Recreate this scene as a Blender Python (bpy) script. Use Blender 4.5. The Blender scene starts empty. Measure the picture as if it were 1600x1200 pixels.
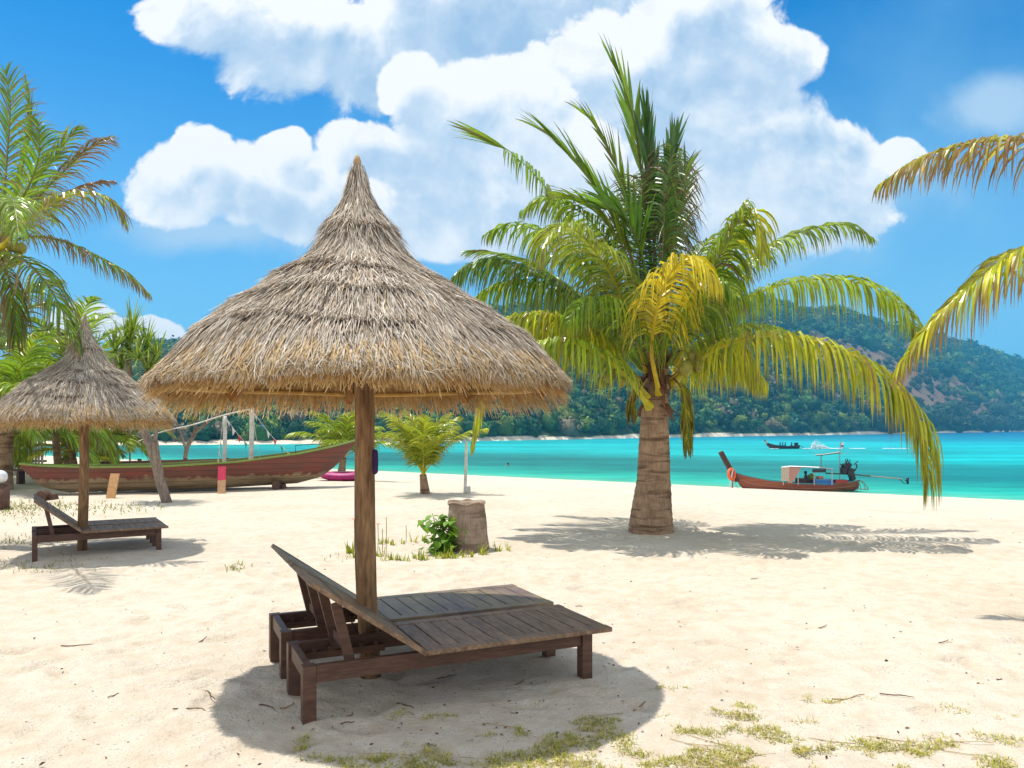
import bpy, bmesh, math, random
import numpy as np
from mathutils import Vector, Matrix, noise as mnoise

random.seed(7); rng = np.random.default_rng(7)
scene = bpy.context.scene
C = scene.collection
R = math.radians
EYE = 1.7; HOR = 669.0; F = 1200.0; SEA = -3.0

# ------------------------------------------------------------------ camera
cam = bpy.data.cameras.new('camera'); camo = bpy.data.objects.new('camera', cam); C.objects.link(camo)
camo.location = (0, 0, EYE); camo.rotation_euler = (R(90), 0, 0)
cam.sensor_width = 36; cam.lens = 27; cam.shift_y = (HOR - 600) / 1600
cam.clip_start = 0.05; cam.clip_end = 30000
scene.camera = camo
scene.view_settings.view_transform = 'Standard'; scene.view_settings.look = 'None'
scene.view_settings.exposure = 0.46; scene.view_settings.gamma = 1.0

# ------------------------------------------------------------------ sun
SUN_EL = 72.5
sun_h = Vector((-0.90, 0.43)).normalized()
to_sun = Vector((sun_h.x * math.cos(R(SUN_EL)), sun_h.y * math.cos(R(SUN_EL)), math.sin(R(SUN_EL))))
sl = bpy.data.lights.new('sun', 'SUN'); sl.energy = 3.7; sl.angle = R(0.5); sl.color = (1.0, 0.95, 0.86)
so = bpy.data.objects.new('sun', sl); C.objects.link(so)
so.rotation_euler = to_sun.to_track_quat('Z', 'Y').to_euler(); so.location = (0, 0, 30)

# ------------------------------------------------------------------ sky: nishita + cumulus by direction
w = bpy.data.worlds.new('World'); scene.world = w; w.use_nodes = True
nt = w.node_tree; nt.nodes.clear()
def N(t, tree=None, **kw):
    n = (tree or nt).nodes.new(t)
    for k, v in kw.items(): setattr(n, k, v)
    return n
def M(op, a, b=None, c=None, tree=None, clamp=False):
    t = tree or nt
    n = t.nodes.new('ShaderNodeMath'); n.operation = op; n.use_clamp = clamp
    for i, x in enumerate((a, b, c)):
        if x is None: continue
        if isinstance(x, (int, float)): n.inputs[i].default_value = x
        else: t.links.new(x, n.inputs[i])
    return n.outputs[0]
L_ = nt.links.new
sky = N('ShaderNodeTexSky'); sky.sky_type = 'NISHITA'; sky.sun_disc = False
sky.sun_elevation = R(SUN_EL); sky.sun_rotation = math.atan2(sun_h.x, sun_h.y)
sky.air_density = 1.0; sky.dust_density = 0.6; sky.ozone_density = 2.0
hs = N('ShaderNodeMix', data_type='RGBA', blend_type='MULTIPLY'); hs.inputs['Factor'].default_value = 1.0
hs.inputs['B'].default_value = (0.05, 0.60, 0.98, 1); L_(sky.outputs[0], hs.inputs['A'])
tc = N('ShaderNodeTexCoord'); sep = N('ShaderNodeSeparateXYZ'); L_(tc.outputs['Generated'], sep.inputs[0])
yy = M('MAXIMUM', sep.outputs['Y'], 0.05)
ca = M('DIVIDE', sep.outputs['X'], yy); cb = M('DIVIDE', sep.outputs['Z'], yy)
comb = N('ShaderNodeCombineXYZ'); L_(ca, comb.inputs[0]); L_(cb, comb.inputs[1])
def fbm(vec, scale, detail, rough, off=(0, 0, 0), dist=0.0):
    mp = N('ShaderNodeMapping'); mp.inputs['Location'].default_value = off; L_(vec, mp.inputs[0])
    n = N('ShaderNodeTexNoise'); n.inputs['Scale'].default_value = scale; n.inputs['Detail'].default_value = detail
    n.inputs['Roughness'].default_value = rough; n.inputs['Distortion'].default_value = dist
    L_(mp.outputs[0], n.inputs['Vector']); return n.outputs['Fac']
def billow(off):
    mp = N('ShaderNodeMapping'); mp.inputs['Location'].default_value = off; L_(comb.outputs[0], mp.inputs[0])
    wn = N('ShaderNodeTexNoise'); wn.inputs['Scale'].default_value = 7; wn.inputs['Detail'].default_value = 5; L_(mp.outputs[0], wn.inputs['Vector'])
    wv = N('ShaderNodeVectorMath', operation='MULTIPLY_ADD'); L_(wn.outputs['Color'], wv.inputs[0]); wv.inputs[1].default_value = (.11, .11, 0); L_(mp.outputs[0], wv.inputs[2])
    v = N('ShaderNodeTexVoronoi', feature='F1'); v.inputs['Scale'].default_value = 8.5; v.inputs['Detail'].default_value = 4.0; v.inputs['Roughness'].default_value = 0.52; v.inputs['Lacunarity'].default_value = 2.3; v.normalize = True
    L_(wv.outputs[0], v.inputs['Vector'])
    nn = N('ShaderNodeTexNoise'); nn.inputs['Scale'].default_value = 5.0; nn.inputs['Detail'].default_value = 8; nn.inputs['Roughness'].default_value = .55; L_(mp.outputs[0], nn.inputs['Vector'])
    return M('ADD', M('MULTIPLY', M('SUBTRACT', 0.62, v.outputs['Distance']), 0.75), M('MULTIPLY', nn.outputs['Fac'], 0.6))
n1 = billow((3.1, 1.7, 0)); n1s = billow((3.1 + 0.016, 1.7 - 0.030, 0))
n2 = fbm(comb.outputs[0], 3.0, 3, 0.5, (8.2, 4.4, 0))
n2s = fbm(comb.outputs[0], 3.0, 3, 0.5, (8.2 + 0.03, 4.4 - 0.09, 0))
front = M('GREATER_THAN', sep.outputs['Y'], 0.06)
# extra cumulus overhead and behind, out of view, added to raise the ambient fill
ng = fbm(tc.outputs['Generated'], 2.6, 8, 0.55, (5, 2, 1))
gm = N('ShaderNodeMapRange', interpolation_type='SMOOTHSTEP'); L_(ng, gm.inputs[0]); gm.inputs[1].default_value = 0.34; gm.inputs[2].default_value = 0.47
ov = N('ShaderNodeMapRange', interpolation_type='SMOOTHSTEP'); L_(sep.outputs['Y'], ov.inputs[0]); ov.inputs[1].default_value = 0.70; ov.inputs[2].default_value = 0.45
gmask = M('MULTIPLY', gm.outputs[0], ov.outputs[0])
# banks of cumulus, far to near; in each the side towards the sun (up, left) is white and the belly blue grey
nb_ = billow((1.4, 6.3, 0))
lit = M('ADD', M('MULTIPLY', M('SUBTRACT', n1, n1s), 1.9), M('MULTIPLY', M('SUBTRACT', n2, n2s), 0.8))
edge = M('MULTIPLY', M('SUBTRACT', n1, 0.50), 1.75)
edge_s = M('MULTIPLY', M('SUBTRACT', n1s, 0.50), 1.3)
def field(blobs, ox=0, oy=0, k=1.0, sm=0.08):
    f_ = None
    for (x, y, rx, ry) in blobs:
        dx = M('MULTIPLY', M('SUBTRACT', ca, (x + ox - 800) / F), F / (rx * k)); dy = M('MULTIPLY', M('SUBTRACT', cb, (HOR - y - oy) / F), F / (ry * k))
        r2 = M('SUBTRACT', 1.0, M('SQRT', M('ADD', M('MULTIPLY', dx, dx), M('MULTIPLY', dy, dy))))
        f_ = r2 if f_ is None else M('SMOOTH_MAX', f_, r2, sm)
    return f_
def smooth(v, lo, hi):
    m_ = N('ShaderNodeMapRange', interpolation_type='SMOOTHSTEP'); L_(v, m_.inputs[0])
    for idx, q in ((1, lo), (2, hi)):
        if isinstance(q, (int, float)): m_.inputs[idx].default_value = q
        else: L_(q, m_.inputs[idx])
    return m_.outputs[0]
BANKS = [
 ([(335, 25, 125, 75), (470, 70, 150, 95), (590, 108, 125, 88), (730, 40, 190, 130), (900, 40, 200, 120), (790, 130, 120, 80)], 0.70, 0.95),
 ([(1090, 100, 150, 140), (1205, 95, 78, 62), (1150, 235, 190, 125), (1290, 265, 110, 88), (1410, 245, 46, 40), (970, 150, 150, 130), (1180, 320, 230, 80), (1000, 300, 150, 90)], 0.58, 1.0),
 ([(640, 140, 62, 62), (700, 190, 110, 95), (790, 195, 110, 100), (565, 235, 85, 58), (650, 285, 150, 90), (520, 300, 130, 85), (850, 280, 140, 100), (920, 330, 170, 65), (690, 352, 170, 55)], 0.50, 1.0),
 ([(285, 295, 95, 68), (315, 250, 55, 48), (400, 292, 115, 66), (448, 240, 52, 42), (490, 315, 120, 66)], 0.42, 1.0),
 ([(125, 500, 58, 30), (165, 515, 40, 22), (222, 528, 66, 30)], 0.3, 0.95)]
col, alpha = None, None
for (blobs, amp, base) in BANKS:
    f0 = M('ADD', field(blobs), edge); f1 = M('ADD', field(blobs, 24, 40, .96), edge_s)
    slf = smooth(f1, -0.12, 0.52)
    mk = smooth(f0, 0.02, M('ADD', 0.15, M('MULTIPLY', slf, 0.13)))
    sh = M('ADD', M('ADD', M('SUBTRACT', base, M('MULTIPLY', slf, amp)), M('MULTIPLY', M('SUBTRACT', nb_, 0.5), 0.42)), lit)
    cr = N('ShaderNodeValToRGB'); L_(sh, cr.inputs[0])
    cr.color_ramp.elements[0].position = 0.05; cr.color_ramp.elements[0].color = (0.36, 0.54, 0.76, 1)
    cr.color_ramp.elements[1].position = 0.92; cr.color_ramp.elements[1].color = (0.98, 0.985, 0.99, 1)
    e = cr.color_ramp.elements.new(0.40); e.color = (0.55, 0.69, 0.85, 1); e = cr.color_ramp.elements.new(0.68); e.color = (0.80, 0.87, 0.94, 1)
    if col is None: col, alpha = cr.outputs[0], mk
    else:
        mc = N('ShaderNodeMix', data_type='RGBA'); L_(mk, mc.inputs['Factor']); L_(col, mc.inputs['A']); L_(cr.outputs[0], mc.inputs['B'])
        col = mc.outputs['Result']; alpha = M('SUBTRACT', 1.0, M('MULTIPLY', M('SUBTRACT', 1.0, alpha), M('SUBTRACT', 1.0, mk)))
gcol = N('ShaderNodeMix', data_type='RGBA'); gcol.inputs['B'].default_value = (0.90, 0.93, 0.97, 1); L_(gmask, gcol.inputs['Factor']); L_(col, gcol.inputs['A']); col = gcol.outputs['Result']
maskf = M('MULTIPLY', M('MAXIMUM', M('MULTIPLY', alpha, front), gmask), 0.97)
# thin veil low in the sky
veil_n = fbm(comb.outputs[0], 2.2, 5, 0.55, (1, 9, 0))
lowf = N('ShaderNodeMapRange', interpolation_type='SMOOTHSTEP'); L_(sep.outputs['Z'], lowf.inputs[0]); lowf.inputs[1].default_value = 0.50; lowf.inputs[2].default_value = 0.02; lowf.inputs[3].default_value = 0.0; lowf.inputs[4].default_value = 0.75
veil = M('ADD', M('MULTIPLY', M('SUBTRACT', veil_n, 0.50, clamp=True), 1.0), M('MULTIPLY', lowf.outputs[0], M('ADD', 0.6, M('MULTIPLY', veil_n, 0.8))), clamp=True)
STR = 0.12
bg1 = N('ShaderNodeBackground'); bg1.inputs['Strength'].default_value = STR
vm = N('ShaderNodeMix', data_type='RGBA'); vm.inputs['B'].default_value = (2.1, 4.2, 5.8, 1)
L_(veil, vm.inputs['Factor']); L_(hs.outputs['Result'], vm.inputs['A']); 
sf = None
for (x, y, rx, ry) in [(1150, 320, 330, 120), (720, 335, 330, 95), (360, 360, 230, 55), (1560, 160, 110, 60), (930, 330, 420, 120)]:
    dx = M('MULTIPLY', M('SUBTRACT', ca, (x - 800) / F), F / rx); dy = M('MULTIPLY', M('SUBTRACT', cb, (HOR - y) / F), F / ry)
    r2 = M('SUBTRACT', 1.0, M('SQRT', M('ADD', M('MULTIPLY', dx, dx), M('MULTIPLY', dy, dy))))
    sf = r2 if sf is None else M('SMOOTH_MAX', sf, r2, 0.1)
n5 = fbm(comb.outputs[0], 4.0, 7, 0.6, (4, 6, 2), 0.3)
sfm = N('ShaderNodeMapRange', interpolation_type='SMOOTHSTEP'); L_(M('ADD', sf, M('MULTIPLY', M('SUBTRACT', n5, 0.5), 2.0)), sfm.inputs[0]); sfm.inputs[1].default_value = -0.05; sfm.inputs[2].default_value = 0.75
vm2 = N('ShaderNodeMix', data_type='RGBA'); vm2.inputs['B'].default_value = (3.3, 4.5, 5.7, 1); L_(vm.outputs['Result'], vm2.inputs['A'])
L_(M('MULTIPLY', M('MULTIPLY', sfm.outputs[0], 0.8), front), vm2.inputs['Factor']); L_(vm2.outputs['Result'], bg1.inputs['Color'])
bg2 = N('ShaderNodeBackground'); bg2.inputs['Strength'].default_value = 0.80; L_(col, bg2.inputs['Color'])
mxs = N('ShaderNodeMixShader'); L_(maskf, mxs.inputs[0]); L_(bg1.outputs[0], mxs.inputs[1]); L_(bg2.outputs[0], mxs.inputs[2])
out = N('ShaderNodeOutputWorld'); L_(mxs.outputs[0], out.inputs['Surface'])

w.cycles.sampling_method = 'MANUAL'; w.cycles.sample_map_resolution = 256
# ------------------------------------------------------------------ helpers
def P(px, py, Y): return Vector(((px - 800) / F * Y, Y, EYE + (HOR - py) / F * Y))
def G(px, py, z=0.0):
    Y = (EYE - z) * F / (py - HOR); return Vector(((px - 800) / F * Y, Y, z))
def lerp(a, b, t): return tuple(x + (y - x) * t for x, y in zip(a, b))
def sstep(a, b, x):
    t = min(1, max(0, (x - a) / (b - a))); return t * t * (3 - 2 * t)
def nz(x, y, z=0.0): return mnoise.noise(Vector((x, y, z)))
def terr(x, y):
    u = .584 * x + .812 * y
    z = 0.0
    if u > 17: z = -3.0 * ((u - 17) / 43.0) ** 0.94
    if u > 60: z = -3.0 - 5 * (1 - math.exp(-(u - 60) * 0.0177))
    k = 1.0 if u < 40 else max(0.15, 1 - (u - 40) / 20)
    z += k * (0.035 * nz(x * .45, y * .45, 3) + 0.016 * nz(x * 1.5, y * 1.5, 7))
    if -14 < x < 14 and 0 < y < 26:
        f = 1.0 if y < 13 else max(0, 1 - (y - 13) / 13)
        z += f * (0.011 * nz(x * 4.2, y * 4.2, 1) + 0.006 * nz(x * 9.5, y * 9.5, 5))
        h = nz(x * 3.1 + 40, y * 3.1, 11)
        z -= f * 0.022 * max(0, h - 0.25)
    return z

class MB:
    def __init__(s): s.v = []; s.f = []; s.c = []
    def add(s, vs, fs, col=(1, 1, 1)):
        o = len(s.v); s.v.extend([tuple(p) for p in vs]); s.f.extend([tuple(i + o for i in f) for f in fs])
        if isinstance(col, list): s.c.extend(col)
        else: s.c.extend([col] * len(vs))
    def box(s, c, size, rot=None, col=(1, 1, 1), taper=1.0):
        x, y, z = [q / 2 for q in size]; vs = []
        for sz, k in ((-1, 1.0), (1, taper)):
            for sx, sy in ((-1, -1), (1, -1), (1, 1), (-1, 1)): vs.append(Vector((sx * x * k, sy * y * k, sz * z)))
        if rot is not None: vs = [rot @ q for q in vs]
        c = Vector(c); vs = [q + c for q in vs]
        s.add(vs, [(3, 2, 1, 0), (4, 5, 6, 7), (0, 1, 5, 4), (1, 2, 6, 5), (2, 3, 7, 6), (3, 0, 4, 7)], col)
    def beam(s, a, b, wd, ht, up=(0, 0, 1), col=(1, 1, 1)):
        a = Vector(a); b = Vector(b); d = b - a; x = d.normalized(); u = Vector(up)
        y = u.cross(x).normalized(); z = x.cross(y)
        rot = Matrix((x, y, z)).transposed()
        s.box((a + b) / 2, (d.length, wd, ht), rot, col)
    def tube(s, path, rad, n=8, col=(1, 1, 1), cap=True, cols=None, wob=0.0):
        path = [Vector(p) for p in path]; m = len(path)
        if not isinstance(rad, (list, tuple)): rad = [rad] * m
        T = [(path[min(i + 1, m - 1)] - path[max(i - 1, 0)]).normalized() for i in range(m)]
        a = Vector((1, 0, 0)) if abs(T[0].x) < .8 else Vector((0, 1, 0))
        nrm = T[0].cross(a).normalized(); vs = []; cc = []
        for i in range(m):
            nrm = (nrm - T[i] * nrm.dot(T[i])).normalized(); bn = T[i].cross(nrm)
            for k in range(n):
                an = 2 * math.pi * k / n; r = rad[i] * (1 + wob * random.uniform(-1, 1))
                vs.append(path[i] + (nrm * math.cos(an) + bn * math.sin(an)) * r); cc.append(cols[i] if cols else col)
        fs = [(i * n + k, i * n + (k + 1) % n, (i + 1) * n + (k + 1) % n, (i + 1) * n + k) for i in range(m - 1) for k in range(n)]
        if cap: fs.append(tuple(range(n - 1, -1, -1))); fs.append(tuple((m - 1) * n + k for k in range(n)))
        s.add(vs, fs, cc)
    def strip(s, pts, wv, ws, cols):
        vs = []; cc = []
        for i, p in enumerate(pts):
            q = (wv[i] if isinstance(wv, list) else wv) * (ws[i] / 2)
            vs += [p - q, p + q]; c = cols[i] if isinstance(cols, list) else cols; cc += [c, c]
        s.add(vs, [(2 * i, 2 * i + 1, 2 * i + 3, 2 * i + 2) for i in range(len(pts) - 1)], cc)
    def ball(s, c, r, col=(1, 1, 1), nu=14, nv=9, jit=0.0):
        if not isinstance(r, (tuple, list)): r = (r, r, r)
        c = Vector(c); vs = []; fs = []
        for j in range(nv + 1):
            th = math.pi * j / nv
            for i in range(nu):
                ph = 2 * math.pi * i / nu; k = 1 + jit * random.uniform(-1, 1)
                vs.append(c + Vector((r[0] * math.sin(th) * math.cos(ph) * k, r[1] * math.sin(th) * math.sin(ph) * k, r[2] * math.cos(th) * k)))
        for j in range(nv):
            for i in range(nu): fs.append((j * nu + i, (j + 1) * nu + i, (j + 1) * nu + (i + 1) % nu, j * nu + (i + 1) % nu))
        s.add(vs, fs, col)
    def lathe(s, prof, c=(0, 0, 0), n=48, col=(1, 1, 1), flip=False):
        vs = []; fs = []
        for (r, z) in prof:
            for k in range(n):
                a = 2 * math.pi * k / n; vs.append((c[0] + r * math.cos(a), c[1] + r * math.sin(a), c[2] + z))
        for i in range(len(prof) - 1):
            for k in range(n):
                f = (i * n + k, i * n + (k + 1) % n, (i + 1) * n + (k + 1) % n, (i + 1) * n + k); fs.append(f[::-1] if flip else f)
        s.add(vs, fs, col)
    def torus(s, c, Rr, r, rot=None, n=28, m=10, col=(1, 1, 1), colf=None):
        vs = []; cc = []
        for i in range(n):
            a = 2 * math.pi * i / n
            for j in range(m):
                b = 2 * math.pi * j / m; q = Vector(((Rr + r * math.cos(b)) * math.cos(a), (Rr + r * math.cos(b)) * math.sin(a), r * math.sin(b)))
                if rot is not None: q = rot @ q
                vs.append(q + Vector(c)); cc.append(colf(a) if colf else col)
        fs = [(i * m + j, ((i + 1) % n) * m + j, ((i + 1) % n) * m + (j + 1) % m, i * m + (j + 1) % m) for i in range(n) for j in range(m)]
        s.add(vs, fs, cc)
    def build(s, name, mat, parent=None, origin=(0, 0, 0), smooth=False, bevel=0.0):
        me = bpy.data.meshes.new(name)
        o = Vector(origin)
        me.from_pydata([(p[0] - o.x, p[1] - o.y, p[2] - o.z) for p in s.v], [], s.f)
        at = me.attributes.new('Col', 'FLOAT_COLOR', 'POINT')
        arr = np.ones((len(s.v), 4), np.float32); arr[:, :3] = np.array(s.c, np.float32)[:, :3]
        at.data.foreach_set('color', arr.ravel())
        if smooth: me.polygons.foreach_set('use_smooth', [True] * len(me.polygons))
        me.materials.append(mat); me.update()
        ob = bpy.data.objects.new(name, me); C.objects.link(ob)
        if parent: ob.parent = parent
        else: ob.location = o
        if bevel:
            b = ob.modifiers.new('bevel', 'BEVEL'); b.width = bevel; b.segments = 2; b.limit_method = 'ANGLE'
        return ob

def tag(o, label=None, cat=None, group=None, kind=None):
    if label: o['label'] = label
    if cat: o['category'] = cat
    if group: o['group'] = group
    if kind: o['kind'] = kind
    return o
def thing(name, label, cat, loc=(0, 0, 0), rotz=0, group=None):
    o = bpy.data.objects.new(name, None); C.objects.link(o); o.empty_display_size = 0.2
    o.location = loc; o.rotation_euler = (0, 0, rotz)
    return tag(o, label, cat, group)
def copy_tree(o, parent=None):
    c = o.copy(); C.objects.link(c)
    if parent: c.parent = parent
    for ch in [q for q in bpy.data.objects if q.parent == o]: copy_tree(ch, c)
    return c

# ------------------------------------------------------------------ materials
def new_mat(name):
    m = bpy.data.materials.new(name); m.use_nodes = True; t = m.node_tree
    return m, t, t.nodes['Principled BSDF'], t.nodes['Material Output']
def mat(name, color=None, rough=0.7, ns=6.0, amt=0.3, bump=0.0, bs=None, stretch=(1, 1, 1), trans=0.0, spec=0.4, col2=None, detail=6, tint=None):
    """colour (or the mesh's own per-leaf colour when None) varied by object-space noise"""
    m, t, b, o = new_mat(name); l = t.links.new
    tcn = t.nodes.new('ShaderNodeTexCoord'); mp = t.nodes.new('ShaderNodeMapping'); mp.inputs['Scale'].default_value = stretch
    l(tcn.outputs['Object'], mp.inputs[0])
    n = t.nodes.new('ShaderNodeTexNoise'); n.inputs['Scale'].default_value = ns; n.inputs['Detail'].default_value = detail; n.inputs['Roughness'].default_value = 0.62
    l(mp.outputs[0], n.inputs['Vector'])
    if color is None:
        a = t.nodes.new('ShaderNodeAttribute'); a.attribute_name = 'Col'; src = a.outputs['Color']
    else:
        mx0 = t.nodes.new('ShaderNodeMix'); mx0.data_type = 'RGBA'
        mx0.inputs['A'].default_value = (*color, 1); mx0.inputs['B'].default_value = (*(col2 or tuple(c * 0.6 for c in color)), 1)
        mr = t.nodes.new('ShaderNodeMapRange'); mr.inputs[1].default_value = 0.35; mr.inputs[2].default_value = 0.68
        l(n.outputs['Fac'], mr.inputs[0]); l(mr.outputs[0], mx0.inputs['Factor']); src = mx0.outputs['Result']
    mr2 = t.nodes.new('ShaderNodeMapRange'); mr2.inputs[1].default_value = 0.25; mr2.inputs[2].default_value = 0.75
    mr2.inputs[3].default_value = 1 - amt; mr2.inputs[4].default_value = 1 + amt
    n2_ = t.nodes.new('ShaderNodeTexNoise'); n2_.inputs['Scale'].default_value = ns * 3.7; n2_.inputs['Detail'].default_value = 4
    l(mp.outputs[0], n2_.inputs['Vector']); l(n2_.outputs['Fac'], mr2.inputs[0])
    vmul = t.nodes.new('ShaderNodeVectorMath'); vmul.operation = 'SCALE'; l(src, vmul.inputs[0]); l(mr2.outputs[0], vmul.inputs['Scale'])
    l(vmul.outputs[0], b.inputs['Base Color'])
    b.inputs['Roughness'].default_value = rough; b.inputs['Specular IOR Level'].default_value = spec
    if bump:
        n3 = t.nodes.new('ShaderNodeTexNoise'); n3.inputs['Scale'].default_value = bs or ns * 2; n3.inputs['Detail'].default_value = 5
        l(mp.outputs[0], n3.inputs['Vector'])
        bn = t.nodes.new('ShaderNodeBump'); bn.inputs['Strength'].default_value = bump; bn.inputs['Distance'].default_value = 0.02
        l(n3.outputs['Fac'], bn.inputs['Height']); l(bn.outputs[0], b.inputs['Normal'])
    if trans:
        tr = t.nodes.new('ShaderNodeBsdfTranslucent'); l(vmul.outputs[0], tr.inputs['Color'])
        ms = t.nodes.new('ShaderNodeMixShader'); ms.inputs[0].default_value = trans
        l(b.outputs[0], ms.inputs[1]); l(tr.outputs[0], ms.inputs[2]); l(ms.outputs[0], o.inputs['Surface'])
    return m

m_leaf = mat('palm_leaf', None, rough=0.30, ns=3, amt=0.18, trans=0.40, spec=0.6)
m_broad = mat('broad_leaf', None, rough=0.45, ns=8, amt=0.2, trans=0.35, spec=0.4)
m_grass = mat('grass_blade', None, rough=0.6, ns=5, amt=0.25, trans=0.3, spec=0.3)
m_thatch = mat('thatch', None, rough=0.85, ns=9, amt=0.28, trans=0.12, spec=0.15)
m_under = mat('thatch_underside', None, rough=0.8, ns=9, amt=0.22, trans=0.6, spec=0.15)
m_vc = mat('painted_mixed', None, rough=0.6, ns=5, amt=0.2, spec=0.3)
m_vcm = mat('weathered_mixed', None, rough=0.8, ns=14, amt=0.35, bump=0.3, spec=0.2)
m_wood = mat('stained_dark_wood', (0.082, 0.038, 0.024), rough=0.5, ns=5, amt=0.35, bump=0.25, bs=22, stretch=(.5, 3, 3), col2=(0.13, 0.062, 0.038), spec=0.4)
m_top = mat('weathered_slat_wood', (0.27, 0.168, 0.098), rough=0.5, ns=3, amt=0.4, bump=0.3, bs=16, stretch=(4, .7, 4), col2=(0.13, 0.075, 0.043), spec=0.45)
m_top2 = mat('stained_slat_wood', (0.25, 0.19, 0.095), rough=0.45, ns=1.6, amt=0.35, bump=0.3, bs=16, stretch=(1.6, .8, 3), col2=(0.13, 0.085, 0.085), spec=0.5)
m_post = mat('log_wood', (0.36, 0.21, 0.10), rough=0.75, ns=5, amt=0.5, bump=0.5, bs=14, stretch=(2.4, 2.4, .35), col2=(0.09, 0.045, 0.022), spec=0.25)
m_raft = mat('rafter_wood', (0.30, 0.15, 0.05), rough=0.8, ns=4, amt=0.3, bump=0.3, col2=(0.16, 0.075, 0.025), spec=0.2)
m_bam = mat('bamboo', (0.52, 0.31, 0.075), rough=0.5, ns=4, amt=0.25, col2=(0.36, 0.2, 0.05), trans=0.0)
m_white = mat('white_paint', (0.72, 0.70, 0.66), rough=0.7, ns=6, amt=0.15, col2=(0.5, 0.46, 0.4))
m_fiber = mat('palm_fibre', None, rough=0.9, ns=12, amt=0.4, bump=0.5, bs=30, stretch=(1, 1, .4), spec=0.15)
m_husk = mat('coconut_husk', (0.30, 0.27, 0.035), rough=0.4, ns=5, amt=0.2, col2=(0.2, 0.2, 0.03))
m_purple = mat('purple_cloth', (0.06, 0.02, 0.11), rough=0.85, ns=8, amt=0.2)
m_mag = mat('magenta_paint', (0.42, 0.015, 0.17), rough=0.5, ns=4, amt=0.2)
m_black = mat('black_metal', (0.02, 0.02, 0.021), rough=0.5, ns=7, amt=0.4)
m_grey = mat('driftwood', (0.30, 0.24, 0.19), rough=0.85, ns=5, amt=0.35, bump=0.5, bs=18, stretch=(2, 2, .5), col2=(0.16, 0.115, 0.085))
m_orange = mat('orange_plastic', None, rough=0.45, ns=4, amt=0.1)
m_globe = mat('lamp_globe_white', (0.8, 0.82, 0.86), rough=0.25, ns=2, amt=0.03)
m_foam = mat('sea_foam', (0.85, 0.9, 0.92), rough=0.9, ns=4, amt=0.08)

# trunk with leaf-scar rings
def trunk_mat(name, c1, c2, freq):
    m, t, b, o = new_mat(name); l = t.links.new
    tcn = t.nodes.new('ShaderNodeTexCoord'); n = t.nodes.new('ShaderNodeTexNoise'); n.inputs['Scale'].default_value = 1.3; n.inputs['Detail'].default_value = 5
    l(tcn.outputs['Object'], n.inputs['Vector'])
    sx = t.nodes.new('ShaderNodeSeparateXYZ'); l(tcn.outputs['Object'], sx.inputs[0])
    zz = M('ADD', sx.outputs['Z'], M('MULTIPLY', n.outputs['Fac'], 0.34, tree=t), tree=t)
    mpb = t.nodes.new('ShaderNodeMapping'); mpb.inputs['Scale'].default_value = (1.3, 1.3, freq * 1.25); l(tcn.outputs['Object'], mpb.inputs[0])
    nb = t.nodes.new('ShaderNodeTexNoise'); nb.inputs['Scale'].default_value = 1.0; nb.inputs['Detail'].default_value = 6; nb.inputs['Roughness'].default_value = .6; nb.inputs['Distortion'].default_value = .4; l(mpb.outputs[0], nb.inputs['Vector'])
    sw = nb.outputs['Fac']
    ring = t.nodes.new('ShaderNodeMapRange'); l(sw, ring.inputs[0]); ring.inputs[1].default_value = 0.38; ring.inputs[2].default_value = 0.50
    mp = t.nodes.new('ShaderNodeMapping'); mp.inputs['Scale'].default_value = (34, 34, 3.2); l(tcn.outputs['Object'], mp.inputs[0])
    n2_ = t.nodes.new('ShaderNodeTexNoise'); n2_.inputs['Scale'].default_value = 1.5; n2_.inputs['Detail'].default_value = 5; l(mp.outputs[0], n2_.inputs['Vector'])
    n3 = t.nodes.new('ShaderNodeTexNoise'); n3.inputs['Scale'].default_value = 7; n3.inputs['Detail'].default_value = 5; l(tcn.outputs['Object'], n3.inputs['Vector'])
    h = M('ADD', M('MULTIPLY', n2_.outputs['Fac'], 0.75, tree=t), M('MULTIPLY', n3.outputs['Fac'], 0.8, tree=t), tree=t)
    ringp = ring.outputs[0]
    k = M('MULTIPLY', M('SUBTRACT', h, 0.3, tree=t), M('ADD', M('MULTIPLY', ringp, .8, tree=t), .2, tree=t), tree=t, clamp=True)
    mx = t.nodes.new('ShaderNodeMix'); mx.data_type = 'RGBA'; mx.inputs['A'].default_value = (*c2, 1); mx.inputs['B'].default_value = (*c1, 1)
    l(k, mx.inputs['Factor']); l(mx.outputs['Result'], b.inputs['Base Color'])
    b.inputs['Roughness'].default_value = 0.85; b.inputs['Specular IOR Level'].default_value = 0.2
    bn = t.nodes.new('ShaderNodeBump'); bn.inputs['Strength'].default_value = 0.6; bn.inputs['Distance'].default_value = 0.02
    l(k, bn.inputs['Height']); l(bn.outputs[0], b.inputs['Normal'])
    return m
m_trunk = trunk_mat('coconut_trunk', (0.60, 0.40, 0.25), (0.10, 0.055, 0.032), 9.0)
m_stump = trunk_mat('stump_bark', (0.50, 0.38, 0.29), (0.15, 0.10, 0.072), 11.0)

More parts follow.
